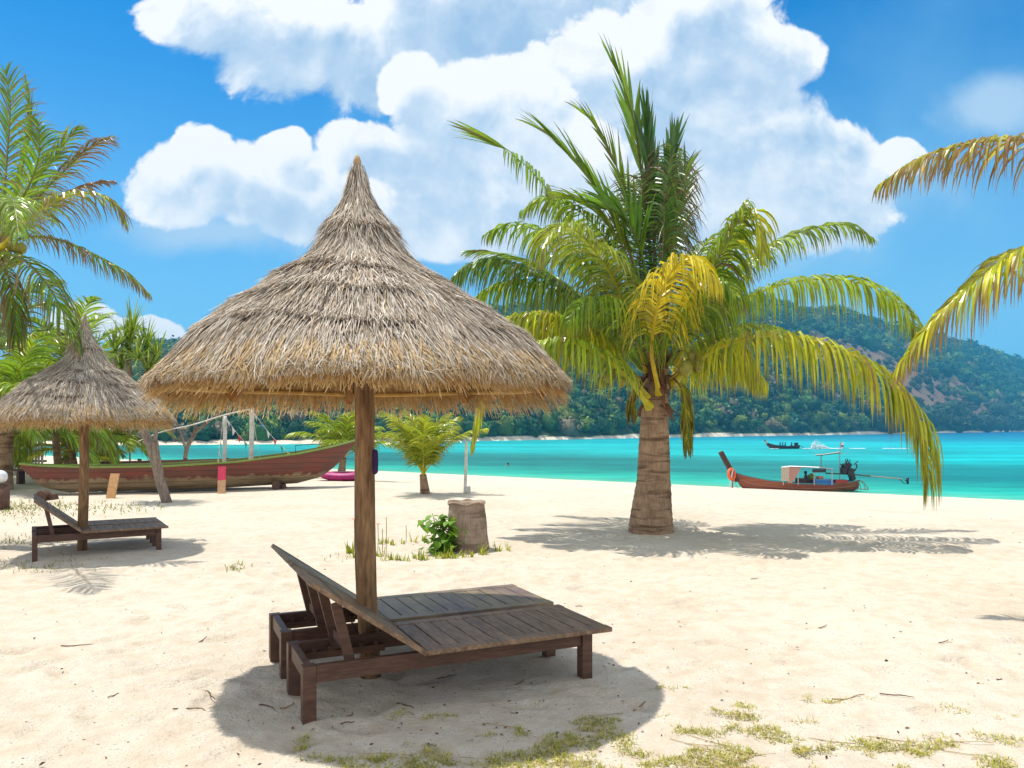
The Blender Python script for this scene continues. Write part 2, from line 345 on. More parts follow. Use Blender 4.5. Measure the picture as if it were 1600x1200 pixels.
# boat hull with a waterline: paint above, bare khaki timber below, plank seams
def hull_mat(name, paint, paint2, bare, zsplit, seam, worn=0.5):
    m, t, b, o = new_mat(name); l = t.links.new
    tcn = t.nodes.new('ShaderNodeTexCoord'); sx = t.nodes.new('ShaderNodeSeparateXYZ'); l(tcn.outputs['Object'], sx.inputs[0])
    mp = t.nodes.new('ShaderNodeMapping'); mp.inputs['Scale'].default_value = (.6, .6, 5); l(tcn.outputs['Object'], mp.inputs[0])
    n = t.nodes.new('ShaderNodeTexNoise'); n.inputs['Scale'].default_value = 1.7; n.inputs['Detail'].default_value = 8; n.inputs['Roughness'].default_value = 0.68; l(mp.outputs[0], n.inputs['Vector'])
    n2_ = t.nodes.new('ShaderNodeTexNoise'); n2_.inputs['Scale'].default_value = 5; n2_.inputs['Detail'].default_value = 6; l(tcn.outputs['Object'], n2_.inputs['Vector'])
    mr = t.nodes.new('ShaderNodeMapRange'); mr.inputs[1].default_value = .38; mr.inputs[2].default_value = .66; l(n.outputs['Fac'], mr.inputs[0])
    mx = t.nodes.new('ShaderNodeMix'); mx.data_type = 'RGBA'; mx.inputs['A'].default_value = (*paint, 1); mx.inputs['B'].default_value = (*paint2, 1); l(mr.outputs[0], mx.inputs['Factor'])
    zn = M('ADD', sx.outputs['Z'], M('MULTIPLY', M('SUBTRACT', n2_.outputs['Fac'], .5, tree=t), .42, tree=t), tree=t)
    bl = t.nodes.new('ShaderNodeMapRange'); bl.inputs[1].default_value = zsplit + .03; bl.inputs[2].default_value = zsplit - .03; l(zn, bl.inputs[0])
    mxb = t.nodes.new('ShaderNodeMix'); mxb.data_type = 'RGBA'; mxb.inputs['A'].default_value = (*bare, 1); mxb.inputs['B'].default_value = tuple(c * .45 for c in bare) + (1,); l(mr.outputs[0], mxb.inputs['Factor'])
    m2 = t.nodes.new('ShaderNodeMix'); m2.data_type = 'RGBA'; l(bl.outputs[0], m2.inputs['Factor']); l(mx.outputs['Result'], m2.inputs['A']); l(mxb.outputs['Result'], m2.inputs['B'])
    fr = M('FRACT', M('MULTIPLY', M('ADD', sx.outputs['Z'], 5.0, tree=t), seam, tree=t), tree=t)
    sm = t.nodes.new('ShaderNodeMapRange'); sm.inputs[1].default_value = 0; sm.inputs[2].default_value = .1; sm.inputs[3].default_value = .28; sm.inputs[4].default_value = 1; l(fr, sm.inputs[0])
    sc = t.nodes.new('ShaderNodeVectorMath'); sc.operation = 'SCALE'; l(m2.outputs['Result'], sc.inputs[0]); l(sm.outputs[0], sc.inputs['Scale'])
    l(sc.outputs[0], b.inputs['Base Color']); b.inputs['Roughness'].default_value = .65; b.inputs['Specular IOR Level'].default_value = .3
    bn = t.nodes.new('ShaderNodeBump'); bn.inputs['Strength'].default_value = .5; bn.inputs['Distance'].default_value = .02; l(M('ADD', n.outputs['Fac'], sm.outputs[0], tree=t), bn.inputs['Height']); l(bn.outputs[0], b.inputs['Normal'])
    return m
m_hull = hull_mat('weathered_red_hull', (0.22, 0.06, 0.04), (0.11, 0.062, 0.048), (0.36, 0.26, 0.15), 0.40, 7.0)
m_hull2 = hull_mat('brown_hull', (0.34, 0.105, 0.055), (0.24, 0.075, 0.04), (0.26, 0.14, 0.06), 0.14, 4.0)

# sand
def sand_mat():
    m, t, b, o = new_mat('beach_sand'); l = t.links.new
    tcn = t.nodes.new('ShaderNodeTexCoord')
    def ns(scale, det, rough=.6):
        n = t.nodes.new('ShaderNodeTexNoise'); n.inputs['Scale'].default_value = scale; n.inputs['Detail'].default_value = det; n.inputs['Roughness'].default_value = rough
        l(tcn.outputs['Object'], n.inputs['Vector']); return n.outputs['Fac']
    a = ns(.5, 6); bb = ns(5, 7, .7); cc = ns(60, 4); dd = ns(240, 2)
    mx = t.nodes.new('ShaderNodeMix'); mx.data_type = 'RGBA'; mx.inputs['A'].default_value = (0.54, 0.452, 0.345, 1); mx.inputs['B'].default_value = (0.65, 0.58, 0.48, 1)
    mr = t.nodes.new('ShaderNodeMapRange'); mr.inputs[1].default_value = .40; mr.inputs[2].default_value = .58
    l(M('ADD', M('MULTIPLY', a, .35, tree=t), M('MULTIPLY', bb, .65, tree=t), tree=t), mr.inputs[0]); l(mr.outputs[0], mx.inputs['Factor'])
    # dark specks of shell and plant bits
    sp = t.nodes.new('ShaderNodeMapRange'); sp.inputs[1].default_value = .56; sp.inputs[2].default_value = .70; sp.inputs[3].default_value = 1.0; sp.inputs[4].default_value = .45
    l(M('ADD', M('MULTIPLY', cc, .62, tree=t), M('MULTIPLY', bb, .38, tree=t), tree=t), sp.inputs[0])
    gr = M('ADD', .90, M('MULTIPLY', dd, .2, tree=t), tree=t)
    sc = t.nodes.new('ShaderNodeVectorMath'); sc.operation = 'SCALE'; l(mx.outputs['Result'], sc.inputs[0]); l(M('MULTIPLY', sp.outputs[0], gr, tree=t), sc.inputs['Scale'])
    # wet band by the water
    l(sc.outputs[0], b.inputs['Base Color']); b.inputs['Roughness'].default_value = .9; b.inputs['Specular IOR Level'].default_value = .15
    h = M('ADD', M('MULTIPLY', ns(9, 7, .68), 1.2, tree=t), M('MULTIPLY', cc, .35, tree=t), tree=t)
    bn = t.nodes.new('ShaderNodeBump'); bn.inputs['Strength'].default_value = .75; bn.inputs['Distance'].default_value = .045
    l(h, bn.inputs['Height']); l(bn.outputs[0], b.inputs['Normal'])
    return m
m_sand = sand_mat()

# water: seabed shows through, so the tint follows the depth away from the beach
def water_mat():
    m, t, b, o = new_mat('clear_shallow_water'); l = t.links.new
    tcn = t.nodes.new('ShaderNodeTexCoord'); sx = t.nodes.new('ShaderNodeSeparateXYZ'); l(tcn.outputs['Object'], sx.inputs[0])
    u = M('ADD', M('MULTIPLY', sx.outputs['X'], .584, tree=t), M('MULTIPLY', sx.outputs['Y'], .812, tree=t), tree=t)
    def ns(scale, det, st=(1, 1, 1), rough=.6):
        mp = t.nodes.new('ShaderNodeMapping'); mp.inputs['Scale'].default_value = st; l(tcn.outputs['Object'], mp.inputs[0])
        n = t.nodes.new('ShaderNodeTexNoise'); n.inputs['Scale'].default_value = scale; n.inputs['Detail'].default_value = det; n.inputs['Roughness'].default_value = rough
        l(mp.outputs[0], n.inputs['Vector']); return n.outputs['Fac']
    n_b = ns(.03, 5, (.5, 1, 1))
    lg = M('LOGARITHM', M('MAXIMUM', M('SUBTRACT', u, 56.0, tree=t), 1.0, tree=t), 2.0, tree=t)   # 0..~11
    tt = M('ADD', M('DIVIDE', lg, 11.0, tree=t), M('MULTIPLY', M('SUBTRACT', n_b, .5, tree=t), .10, tree=t), tree=t)
    cr_ = t.nodes.new('ShaderNodeValToRGB'); l(tt, cr_.inputs[0]); r = cr_.color_ramp
    r.elements[0].position = .17; r.elements[0].color = (0.10, 0.44, 0.30, 1)
    r.elements[1].position = .86; r.elements[1].color = (0.0, 0.12, 0.27, 1)
    for p, c in ((.30, (0.012, 0.36, 0.27)), (.42, (0.0, 0.19, 0.175)), (.50, (0.0, 0.20, 0.19)), (.57, (0.0, 0.42, 0.42)), (.68, (0.0, 0.43, 0.47)), (.74, (0.0, 0.27, 0.38))):
        q = r.elements.new(p); q.color = (*c, 1)
    rip = t.nodes.new('ShaderNodeMapRange'); rip.inputs[1].default_value = .38; rip.inputs[2].default_value = .62; rip.inputs[3].default_value = .42; rip.inputs[4].default_value = 1.42
    l(M('ADD', M('MULTIPLY', ns(.6, 7, (.3, 1, 1), .75), .42, tree=t), M('ADD', M('MULTIPLY', ns(.10, 5, (.2, 1, 1)), .33, tree=t), M('MULTIPLY', ns(.022, 5, (.25, 1, 1)), .25, tree=t), tree=t), tree=t), rip.inputs[0])
    sc = t.nodes.new('ShaderNodeVectorMath'); sc.operation = 'SCALE'; l(cr_.outputs[0], sc.inputs[0]); l(rip.outputs[0], sc.inputs['Scale'])
    l(sc.outputs[0], b.inputs['Base Color']); b.inputs['Roughness'].default_value = .30; b.inputs['Specular IOR Level'].default_value = .05
    bn = t.nodes.new('ShaderNodeBump'); bn.inputs['Strength'].default_value = .5; bn.inputs['Distance'].default_value = .25
    l(ns(.9, 6, (.5, 1, 1), .65), bn.inputs['Height']); l(bn.outputs[0], b.inputs['Normal'])
    return m
m_water = water_mat()

# ------------------------------------------------------------------ ground sheet and sea
def axis(lo, hi, fine_lo, fine_hi, step, grow):
    a = list(np.arange(fine_lo, fine_hi, step)); s = step; x = a[-1]
    while x < hi: s *= grow; x += s; a.append(x)
    s = step; x = a[0]; pre = []
    while x > lo: s *= grow; x -= s; pre.append(x)
    return pre[::-1] + a
xs = axis(-220, 160, -4.5, 4.5, .032, 1.045); ys = axis(-60, 190, 2.6, 9.5, .028, 1.03)
vs = [(x, y, terr(x, y)) for y in ys for x in xs]
nx = len(xs)
# footprints: soft oval hollows with a pushed up rim, in wandering trails
va = np.array(vs); GXa = np.array(xs); GYa = np.array(ys); Z2 = va[:, 2].reshape(len(ys), nx)
frd = random.Random(31); prints = []
for tr in range(34):
    x, y, a = frd.uniform(-9, 9), frd.uniform(2.6, 12), frd.uniform(0, 6.283)
    for k in range(frd.randint(6, 22)):
        a += frd.gauss(0, .22); x += math.cos(a) * .62; y += math.sin(a) * .62; sd = (1 if k % 2 else -1) * .09
        prints.append((x - math.sin(a) * sd, y + math.cos(a) * sd, a + frd.gauss(0, .15), frd.uniform(.016, .038)))
for k in range(260): prints.append((frd.uniform(-9, 9), frd.uniform(2.6, 12), frd.uniform(0, 6.283), frd.uniform(.01, .03)))
for (px_, py_, a, dp) in prints:
    i0, i1 = np.searchsorted(GXa, [px_ - .34, px_ + .34]); j0, j1 = np.searchsorted(GYa, [py_ - .34, py_ + .34])
    if i1 - i0 < 3 or j1 - j0 < 3: continue
    dx = GXa[i0:i1][None, :] - px_; dy = GYa[j0:j1][:, None] - py_
    e = ((dx * math.cos(a) + dy * math.sin(a)) / .14) ** 2 + ((-dx * math.sin(a) + dy * math.cos(a)) / .065) ** 2
    Z2[j0:j1, i0:i1] += dp * (-1.0 * np.exp(-e * .9) + .38 * np.exp(-(np.sqrt(e) - 1.65) ** 2 * 3.0))
va[:, 2] = Z2.ravel(); vs = va.tolist()
ii = np.arange(len(ys) - 1)[:, None] * nx + np.arange(nx - 1)[None, :]
fq = np.stack([ii, ii + 1, ii + nx + 1, ii + nx], -1).reshape(-1, 4)
me = bpy.data.meshes.new('beach'); me.from_pydata(vs, [], fq.tolist()); me.polygons.foreach_set('use_smooth', [True] * len(me.polygons)); me.materials.append(m_sand)
o = bpy.data.objects.new('beach', me); C.objects.link(o); tag(o, 'pale trampled sand beach sloping down to the turquoise water', 'beach', kind='structure')
b_ = MB(); b_.add([(-1500, -150, SEA), (3200, -150, SEA), (3200, 3000, SEA), (-1500, 3000, SEA)], [(0, 1, 2, 3)])
o = b_.build('sea', m_water); tag(o, 'turquoise bay water between the beach and the wooded hill', 'sea', kind='structure')

# ------------------------------------------------------------------ hill across the bay
RX = [-900, -500, -100, 100, 250, 400, 700, 800, 900, 1000, 1150, 1300, 1480, 1600, 1800, 2200, 2600]
RY = [655, 640, 610, 575, 550, 532, 503, 486, 475, 470, 473, 492, 537, 574, 622, 650, 662]
SX = [-900, 300, 540, 725, 890, 1080, 1340, 1600, 2200, 2600]
SY = [700, 695, 693, 689.5, 686.5, 683, 679, 674.5, 672.6, 672.2]
def hill(px, t):
    a = (px - 800) / F
    ys_ = (EYE - SEA) * F / (np.interp(px, SX, SY) - HOR); yr = ys_ * 1.3 + 350
    zr = EYE + (HOR - np.interp(px, RX, RY)) / F * yr
    Y = ys_ + t * (yr - ys_)
    tt = min(t, 2 - t)
    z = SEA + (zr - SEA) * (max(tt, 0) ** .88 if tt > 0 else tt)
    z += (zr - SEA) * .05 * sstep(.05, .3, tt) * (mnoise.fractal(Vector((a * Y * .012, Y * .012, 2)), 1, 2, 4))
    return a * Y, Y, z
pxs = np.linspace(-700, 2200, 230); ts = np.concatenate([np.linspace(-.05, .05, 40), np.linspace(.06, 1.25, 56), [1.5, 2.0]])
b_ = MB()
hv = []; hc = []
def bare_at(px, py):
    dx, dy = px - 1405, py - 592; c_, s_ = math.cos(R(20)), math.sin(R(20))
    u_, v_ = (dx * c_ + dy * s_) / 165, (-dx * s_ + dy * c_) / 34
    u2, v2 = (px - 1285) / 60, (py - 555) / 26
    return max(1 - u_ * u_ - v_ * v_, 1 - u2 * u2 - v2 * v2)
for t in ts:
    for px in pxs:
        x, y, z = hill(px, t); hv.append((x, y, z))
        py = HOR - (z - EYE) / y * F
        k = nz(x * .03, y * .03, 4); bz = bare_at(px, py) + 1.3 * k
        if z < SEA + 1.5 + 1.0 * nz(x * .02, y * .02, 6): c = (0.66, 0.57, 0.44)
        elif bz > 0: c = lerp((0.20, 0.105, 0.085), (0.20, 0.15, 0.075), min(1, max(0, .5 + nz(x * .08, y * .08, 9))))
        else: c = (0.03, 0.06, 0.022)
        hc.append(c)
n_ = len(pxs)
b_.add(hv, [(i * n_ + j, i * n_ + j + 1, (i + 1) * n_ + j + 1, (i + 1) * n_ + j) for i in range(len(ts) - 1) for j in range(n_ - 1)], hc)
m_hill = mat('hill_soil', None, rough=.95, ns=.09, amt=.35, bump=.8, bs=.25, spec=.1)
o = b_.build('hill', m_hill, smooth=True); tag(o, 'long wooded hill with a bare brown scree across the bay', 'hill', kind='structure')

# forest: one mass of crowns
bm = bmesh.new(); bmesh.ops.create_icosphere(bm, subdivisions=2, radius=1.0)
iv = np.array([v.co[:] for v in bm.verts]); bm.verts.index_update(); ifc = np.array([[v.index for v in f.verts] for f in bm.faces]); bm.free()
centers = []
tries = 0
while len(centers) < 9500 and tries < 60000:
    tries += 1
    px = random.uniform(180, 1680); t = random.uniform(0.012, 1.06) ** 1.05
    x, y, z = hill(px, t); py = HOR - (z - EYE) / y * F
    bz = bare_at(px, py) + 1.3 * nz(x * .03, y * .03, 4)
    if bz > .0 and random.random() < .66: continue
    r = (1.5 + .0042 * y) * random.choice([random.uniform(.5, .9), random.uniform(.7, 1.2), random.uniform(1.0, 1.7)]) * (.6 if bz > 0 else 1)
    if px > 1340 and t < .12: r *= 1.35
    centers.append((x, y, z, r, bz > 0, px, t))
nC = len(centers); cen = np.array([c[:4] for c in centers])
jit = 1 + rng.uniform(-.36, .36, (nC, len(iv), 1))
squash = np.stack([rng.uniform(.85, 1.25, nC), rng.uniform(.85, 1.25, nC), rng.uniform(.75, 1.25, nC)], -1)
V1 = .86 * iv[None] * jit * squash[:, None] * cen[:, 3][:, None, None] + cen[:, None, :3] + np.array([0, 0, .45])[None, None] * cen[:, 3][:, None, None]
F1 = (ifc[None] + (np.arange(nC) * len(iv))[:, None, None]).reshape(-1, 3)
K = 64
dirs = rng.normal(size=(nC, K, 3)); dirs[..., 2] = np.abs(dirs[..., 2]) * .9 + dirs[..., 2] * .1; dirs /= np.linalg.norm(dirs, axis=-1, keepdims=True)
pc = dirs * rng.uniform(.85, 1.22, (nC, K, 1)) * cen[:, 3][:, None, None] * squash[:, None] + cen[:, None, :3] + np.array([0, 0, .45]) * cen[:, 3][:, None, None]
tA = rng.normal(size=(nC, K, 3)); tA /= np.linalg.norm(tA, axis=-1, keepdims=True)
tB = np.cross(tA, dirs + .5 * rng.normal(size=(nC, K, 3))); tB /= np.linalg.norm(tB, axis=-1, keepdims=True)
sz = (rng.uniform(.10, .26, (nC, K, 1)) * cen[:, 3][:, None, None])
V2 = np.stack([pc - tA * sz, pc + tB * sz * .8, pc + tA * sz, pc - tB * sz * .8], 2).reshape(-1, 3)
n1v = nC * len(iv); F2 = np.arange(nC * K * 4).reshape(-1, 4) + n1v
pal = np.array([(0.014, 0.06, 0.026), (0.03, 0.095, 0.03), (0.07, 0.15, 0.03), (0.13, 0.19, 0.035), (0.03, 0.09, 0.05), (0.17, 0.14, 0.085)])
ci = rng.choice(6, nC, p=[.27, .24, .2, .12, .10, .07]); cc = pal[ci] * rng.uniform(.8, 1.25, (nC, 1))
for i, c in enumerate(centers):
    if c[5] > 1370 and c[6] < .14: cc[i] = np.array((0.05, 0.085, 0.05)) * random.uniform(.75, 1.2)
    if c[4]: cc[i] = np.array((0.07, 0.085, 0.035)) * random.uniform(.6, 1.3)
c1 = np.repeat(cc, len(iv), 0) * rng.uniform(.75, 1.2, (n1v, 1)); c2 = np.repeat(np.repeat(cc[:, None], K, 1) * rng.uniform(.45, 1.75, (nC, K, 1)), 4, 1).reshape(-1, 3)
me = bpy.data.meshes.new('forest')
Vt = np.concatenate([V1.reshape(-1, 3), V2]).astype(np.float32); lp = np.concatenate([F1.ravel(), F2.ravel()]).astype(np.int32)
me.vertices.add(len(Vt)); me.vertices.foreach_set('co', Vt.ravel())
me.loops.add(len(lp)); me.loops.foreach_set('vertex_index', lp)
st = np.concatenate([np.arange(len(F1)) * 3, len(F1) * 3 + np.arange(len(F2)) * 4]).astype(np.int32)
me.polygons.add(len(st)); me.polygons.foreach_set('loop_start', st)
me.polygons.foreach_set('loop_total', np.concatenate([np.full(len(F1), 3), np.full(len(F2), 4)]).astype(np.int32))
me.update(calc_edges=True); me.validate()
at = me.attributes.new('Col', 'FLOAT_COLOR', 'POINT'); ca_ = np.ones((len(Vt), 4), np.float32); ca_[:, :3] = np.concatenate([c1, c2]); at.data.foreach_set('color', ca_.ravel())
m_forest = mat('forest_leaf', None, rough=.75, ns=.5, amt=.35, trans=.15, spec=.15); me.materials.append(m_forest)
o = bpy.data.objects.new('forest', me); C.objects.link(o); tag(o, 'dense tropical wood covering the hill across the bay', 'forest', kind='stuff')

# ------------------------------------------------------------------ thatched parasols
PROF = [(.018, 1.0), (.04, .955), (.066, .861), (.115, .79), (.175, .733), (.215, .682), (.375, .541), (.66, .413), (.985, .285), (1.21, .158), (1.405, .035), (1.46, .0)]
def parasol(label, base, lean, r_sc, z_eave, z_apex, nstrip, seed, post_r, hang, tilt=.02, sqy=1.0):
    rd = random.Random(seed)
    root = thing('thatched_parasol', label, 'parasol', base)
    O = Vector(base); H = z_apex - z_eave
    prof = [(r * r_sc, z_eave + z * H) for r, z in PROF]
    seg = [0.0]
    for i in range(1, len(prof)): seg.append(seg[-1] + math.hypot(prof[i][0] - prof[i - 1][0], prof[i][1] - prof[i - 1][1]))
    S = seg[-1]
    cx = lambda z: lean * (z - z_eave)
    def at_s(s):
        if s >= S:
            d = (prof[-1][0] - prof[-2][0], prof[-1][1] - prof[-2][1]); l = math.hypot(*d); k = (s - S) / l
            return prof[-1][0] + d[0] * k, prof[-1][1] + d[1] * k - .5 * (s - S) ** 2 * 3
        for i in range(1, len(seg)):
            if s <= seg[i]:
                k = (s - seg[i - 1]) / (seg[i] - seg[i - 1])
                return prof[i - 1][0] + (prof[i][0] - prof[i - 1][0]) * k, prof[i - 1][1] + (prof[i][1] - prof[i - 1][1]) * k
    def pt(s, ph, off):
        r, z = at_s(s); r2, z2 = at_s(s + .02); dr, dz = r2 - r, z2 - z; l = math.hypot(dr, dz) or 1
        nr, nzz = -dz / l, dr / l
        if nzz < 0: nr, nzz = -nr, -nzz
        r += nr * off; z += nzz * off
        bump = .035 * r_sc * nz(math.cos(ph) * 1.6, math.sin(ph) * 1.6, s * 2.2) * min(1, s / S * 1.3)
        r += bump * .7; z += bump
        z -= tilt * r * math.sin(ph)
        return Vector((O.x + cx(z) + r * math.cos(ph), O.y + r * math.sin(ph) * sqy, O.z + z))
    # solid core under the straw
    core = MB(); n = 64; vs = []; m = 26
    for i in range(m + 1):
        for k in range(n): vs.append(pt(.03 + (S - .09) * i / m, 2 * math.pi * k / n, -.030))
    core.add(vs, [(i * n + k, i * n + (k + 1) % n, (i + 1) * n + (k + 1) % n, (i + 1) * n + k) for i in range(m) for k in range(n)], (0.40, 0.24, 0.10))
    # outer straw, laid in courses
    courses = [.27, .50, .66, .80]
    mb = MB()
    A = [(0.53, 0.455, 0.375), (0.42, 0.355, 0.285), (0.64, 0.58, 0.50), (0.25, 0.19, 0.15), (0.48, 0.36, 0.23), (0.13, 0.09, 0.07)]
    Wt = [.34, .24, .22, .08, .09, .03]
    for i in range(nstrip):
        s0 = math.sqrt(rd.uniform(.0006, 1)) * S * .93; ph = rd.uniform(0, 2 * math.pi)
        ln = rd.uniform(.10, .26) * (0.55 + .45 * r_sc); s0 = max(.04, s0)
        if s0 < .4: ln *= .75
        cl = nz(math.cos(ph) * 5, math.sin(ph) * 5, s0 * 6)
        lift = .007 + .015 * rd.random() + max(0, cl) * .018
        wig = nz(math.cos(ph) * 1.5, math.sin(ph) * 1.5, 30) * .13; pres = .5 + 1.1 * nz(math.cos(ph) * 2, math.sin(ph) * 2, 50)
        cedge = [q * S + wig * (.25 if q < .3 else 1) for q in courses if q < .3 or pres + .35 * math.sin(q * 40) > .45]
        for q in cedge:                                              # the butt end of a course stands proud of the next
            if s0 < q < s0 + ln: ln = min(ln, q - s0 + .03 * rd.random()) if rd.random() < .72 else ln; lift += (.04 if q < .3 * S else .022) if rd.random() < .8 else 0
        end = min(s0 + ln, S + rd.uniform(-.05, .02))
        dph = (rd.gauss(0, .040) + cl * .035) / max(.5, at_s(s0)[0] * 1.6 / r_sc)
        o0 = rd.uniform(-.012, .012)
        pts = [pt(s0, ph, o0), pt((s0 + end) / 2, ph + dph * .5, o0 + lift * .6), pt(end, ph + dph, o0 + lift * rd.uniform(.3, 1.2))]
        tn = Vector((-math.sin(ph), math.cos(ph), rd.uniform(-.5, .5))).normalized()
        wd = rd.uniform(.0035, .0078)
        c = rd.choices(A, Wt)[0]; v = rd.uniform(.70, 1.32); c = tuple(q * v for q in c)
        if s0 > .86 * S and rd.random() < .3: c = lerp(c, (0.52, 0.32, 0.12), .6)
        mb.strip(pts, tn, [wd * .8, wd, wd * .35], c)
    # loose fringe hanging off the eave
    for i in range(int(nstrip * .16)):
        ph = rd.uniform(0, 2 * math.pi); s0 = S * rd.uniform(.86, 1.0)
        cl = nz(math.cos(ph) * 6, math.sin(ph) * 6, 2)
        end = S + rd.uniform(-.06, .03) + max(0, cl) * .07
        dph = rd.gauss(0, .05) + cl * .05; o0 = rd.uniform(-.03, .02)
        pts = [pt(s0, ph, o0), pt((s0 + end) / 2, ph + dph * .5, o0 + .012), pt(end, ph + dph, o0 - .01 * rd.random())]
        pts[2].z -= hang * rd.uniform(-.01, .03)
        tn = Vector((-math.sin(ph), math.cos(ph), rd.uniform(-.6, .6))).normalized(); wd = rd.uniform(.005, .01)
        c = rd.choice([(0.50, 0.40, 0.28), (0.52, 0.37, 0.19), (0.42, 0.28, 0.13), (0.56, 0.49, 0.40)])
        mb.strip(pts, tn, [wd, wd, wd * .3], c)
    tp = mb.build('thatch_roof', m_thatch, root, O)
    core.build('thatch_core', m_under, root, O)
    # golden underside: straw seen from below
    ub = MB()
    for i in range(int(nstrip * .42)):
        ph = rd.uniform(0, 2 * math.pi); s0 = S * rd.uniform(.45, .93)
        end = min(s0 + rd.uniform(.18, .36), S + rd.uniform(0, .10)); dph = rd.gauss(0, .05)
        o0 = -.045 - rd.uniform(0, .03)
        pts = [pt(s0, ph, o0), pt((s0 + end) / 2, ph + dph * .5, o0 - .008), pt(end, ph + dph, o0)]
        if end > S: pts[2].z -= hang * (rd.uniform(.03, .10) if math.sin(ph) > 0 else rd.uniform(.0, .03))
        tn = Vector((-math.sin(ph), math.cos(ph), rd.uniform(-.4, .4))).normalized(); wd = rd.uniform(.006, .012)
        c = lerp((0.76, 0.55, 0.28), (0.50, 0.32, 0.13), rd.random()); ub.strip(pts, tn, [wd, wd, wd * .4], c)
    ub.build('straw_underside', m_under, root, O)
    # purlin rings
    for q, rr in ((.80, .016), (.955, .019)):
        rb = MB(); ringp = [pt(q * S, 2 * math.pi * k / 40, -.10 if q < .9 else -.085) for k in range(41)]
        rb.tube(ringp, rr * (.6 + .4 * r_sc), 6); rb.build('purlin_ring', m_bam, root, O, smooth=True)
    for k in range(8):
        ph = 2 * math.pi * (k + .32) / 8; rb = MB()
        a = pt(S * .25, ph, -.12); b = pt(S * .975, ph, -.115)
        rb.beam(a, b, .05 * r_sc, .085 * r_sc); rb.build('rafter', m_raft, root, O)
    # post
    pb = MB(); zt = z_apex - .25 * H; path = []; rad = []
    for i in range(15):
        z = -.12 + (zt + .12) * i / 14; path.append(O + Vector((lean * (z - z_eave) + .012 * math.sin(z * 2.3 + seed), .01 * math.cos(z * 1.9), z)))
        rad.append(post_r * (1.07 - .13 * i / 14 + .03 * math.sin(z * 5 + seed)))
    pb.tube(path, rad, 14, wob=.02); pb.build('post', m_post, root, O, smooth=True)
    # bound tip
    cb_ = MB(); a = pt(.0, 0, 0); tip = O + Vector((cx(z_apex), 0, z_apex))
    cb_.lathe([(.034 * r_sc, -.115), (.04 * r_sc, -.10), (.03 * r_sc, -.085), (.026 * r_sc, -.05), (.03 * r_sc, -.035), (.018 * r_sc, .0), (.004, .012)], tip, 12, (0.40, 0.28, 0.15))
    cb_.build('bound_tip', m_vcm, root, O, smooth=True)
    return root
POST = Vector((-1.022, 5.266, 0)); POST2 = Vector((-5.95, 10.68, 0))
parasol('large thatched straw parasol on a log post over the two nearest loungers', (POST.x, POST.y, 0), -.025, .968, 1.985, 3.56, 62000, 3, .068, 1.0, sqy=.84)
parasol('smaller thatched straw parasol half in palm shade beside the beached boat', (POST2.x, POST2.y, 0), .012, .80, 1.80, 3.27, 26000, 5, .062, .6)

# ------------------------------------------------------------------ loungers
def make_lounger(label, group, topm, rotz, loc, rel=1.0):
    root = thing('sun_lounger', label, 'sun lounger', loc, rotz, group)
    Lh = .33; W = .60; LL = 1.98
    for (x, y) in ((.0375, .0375), (.0375, W - .0375), (LL - .10, .0375), (LL - .10, W - .0375)):
        b = MB(); b.box((x, y, Lh / 2 - .04), (.078, .078, Lh + .08)); b.build('leg', m_wood, root, bevel=.004)
    for y in (.0375, W - .0375):
        b = MB(); b.beam((.077, y, Lh - .052), (LL - .139, y, Lh - .052), .045, .10); b.build('side_rail', m_wood, root, bevel=.003)
    for x in (.0375, LL - .10):
        b = MB(); b.beam((x, .077, Lh - .05), (x, W - .077, Lh - .05), .045, .095); b.build('end_rail', m_wood, root, bevel=.003)
    # notched racks the prop stands in
    for y in (.085, W - .085):
        b = MB(); b.beam((.078, y, Lh - .085), (.62, y, Lh - .085), .03, .045)
        for k in range(5): b.box((.16 + k * .1, y, Lh - .05), (.03, .028, .026), Matrix.Rotation(.5, 3, 'Y'))
        b.build('ratchet_rack', m_wood, root)
    # flat deck: border boards with slats across
    x0, x1, y0, y1 = .72, 2.02, -.09, .66; z = Lh + .017; th = .03; bw = .085
    d = MB(); j = lambda: random.uniform(-.002, .002)
    d.box(((x0 + x1) / 2, y0 + bw / 2, z), (x1 - x0, bw, th)); d.box(((x0 + x1) / 2, y1 - bw / 2, z), (x1 - x0, bw, th))
    ns_ = 11; sw = (x1 - x0) / ns_
    for k in range(ns_):
        d.box((x0 + sw * (k + .5), (y0 + y1) / 2, z + j() - .001), (sw - .008, y1 - y0 - 2 * bw - .006, th - .004))
    d.box(((x0 + x1) / 2, (y0 + y1) / 2, z - .028), (x1 - x0 - .1, .06, .02))
    d.build('seat_deck', topm, root, bevel=.003)
    # raised backrest
    ang = R(35); bl = .84; hx, hz = .715, Lh + .012
    rot = Matrix.Rotation(ang, 3, 'Y')
    d = MB()
    def bp(s, y, h): return Vector((hx - s * math.cos(ang) + h * math.sin(ang), y, hz + s * math.sin(ang) + h * math.cos(ang)))
    def bb_(s0, s1, ya, yb, h, t): 
        c = bp((s0 + s1) / 2, (ya + yb) / 2, h); d.box(c, (s1 - s0, yb - ya, t), rot)
    bb_(0, bl, y0, y0 + bw, 0, th); bb_(0, bl, y1 - bw, y1, 0, th)
    for k in range(7):
        s = bl / 7; bb_(s * k + .004, s * (k + 1) - .004, y0 + bw + .003, y1 - bw - .003, -.001 + j(), th - .004)
    d.build('backrest', topm, root, bevel=.003)
    # prop: two uprights and a cross bar
    pr = MB(); top = .62
    for y in (.10, W - .10):
        a = bp(top - .02, y, -.03); pr.beam(a, (.30, y, Lh - .055), .032, .06, up=(1, 0, 0))
    pr.beam((.285, .117, Lh + .05), (.285, W - .117, Lh + .05), .06, .03, up=(1, 0, 0))
    pr.build('backrest_prop', m_wood, root, bevel=.003)
    return root
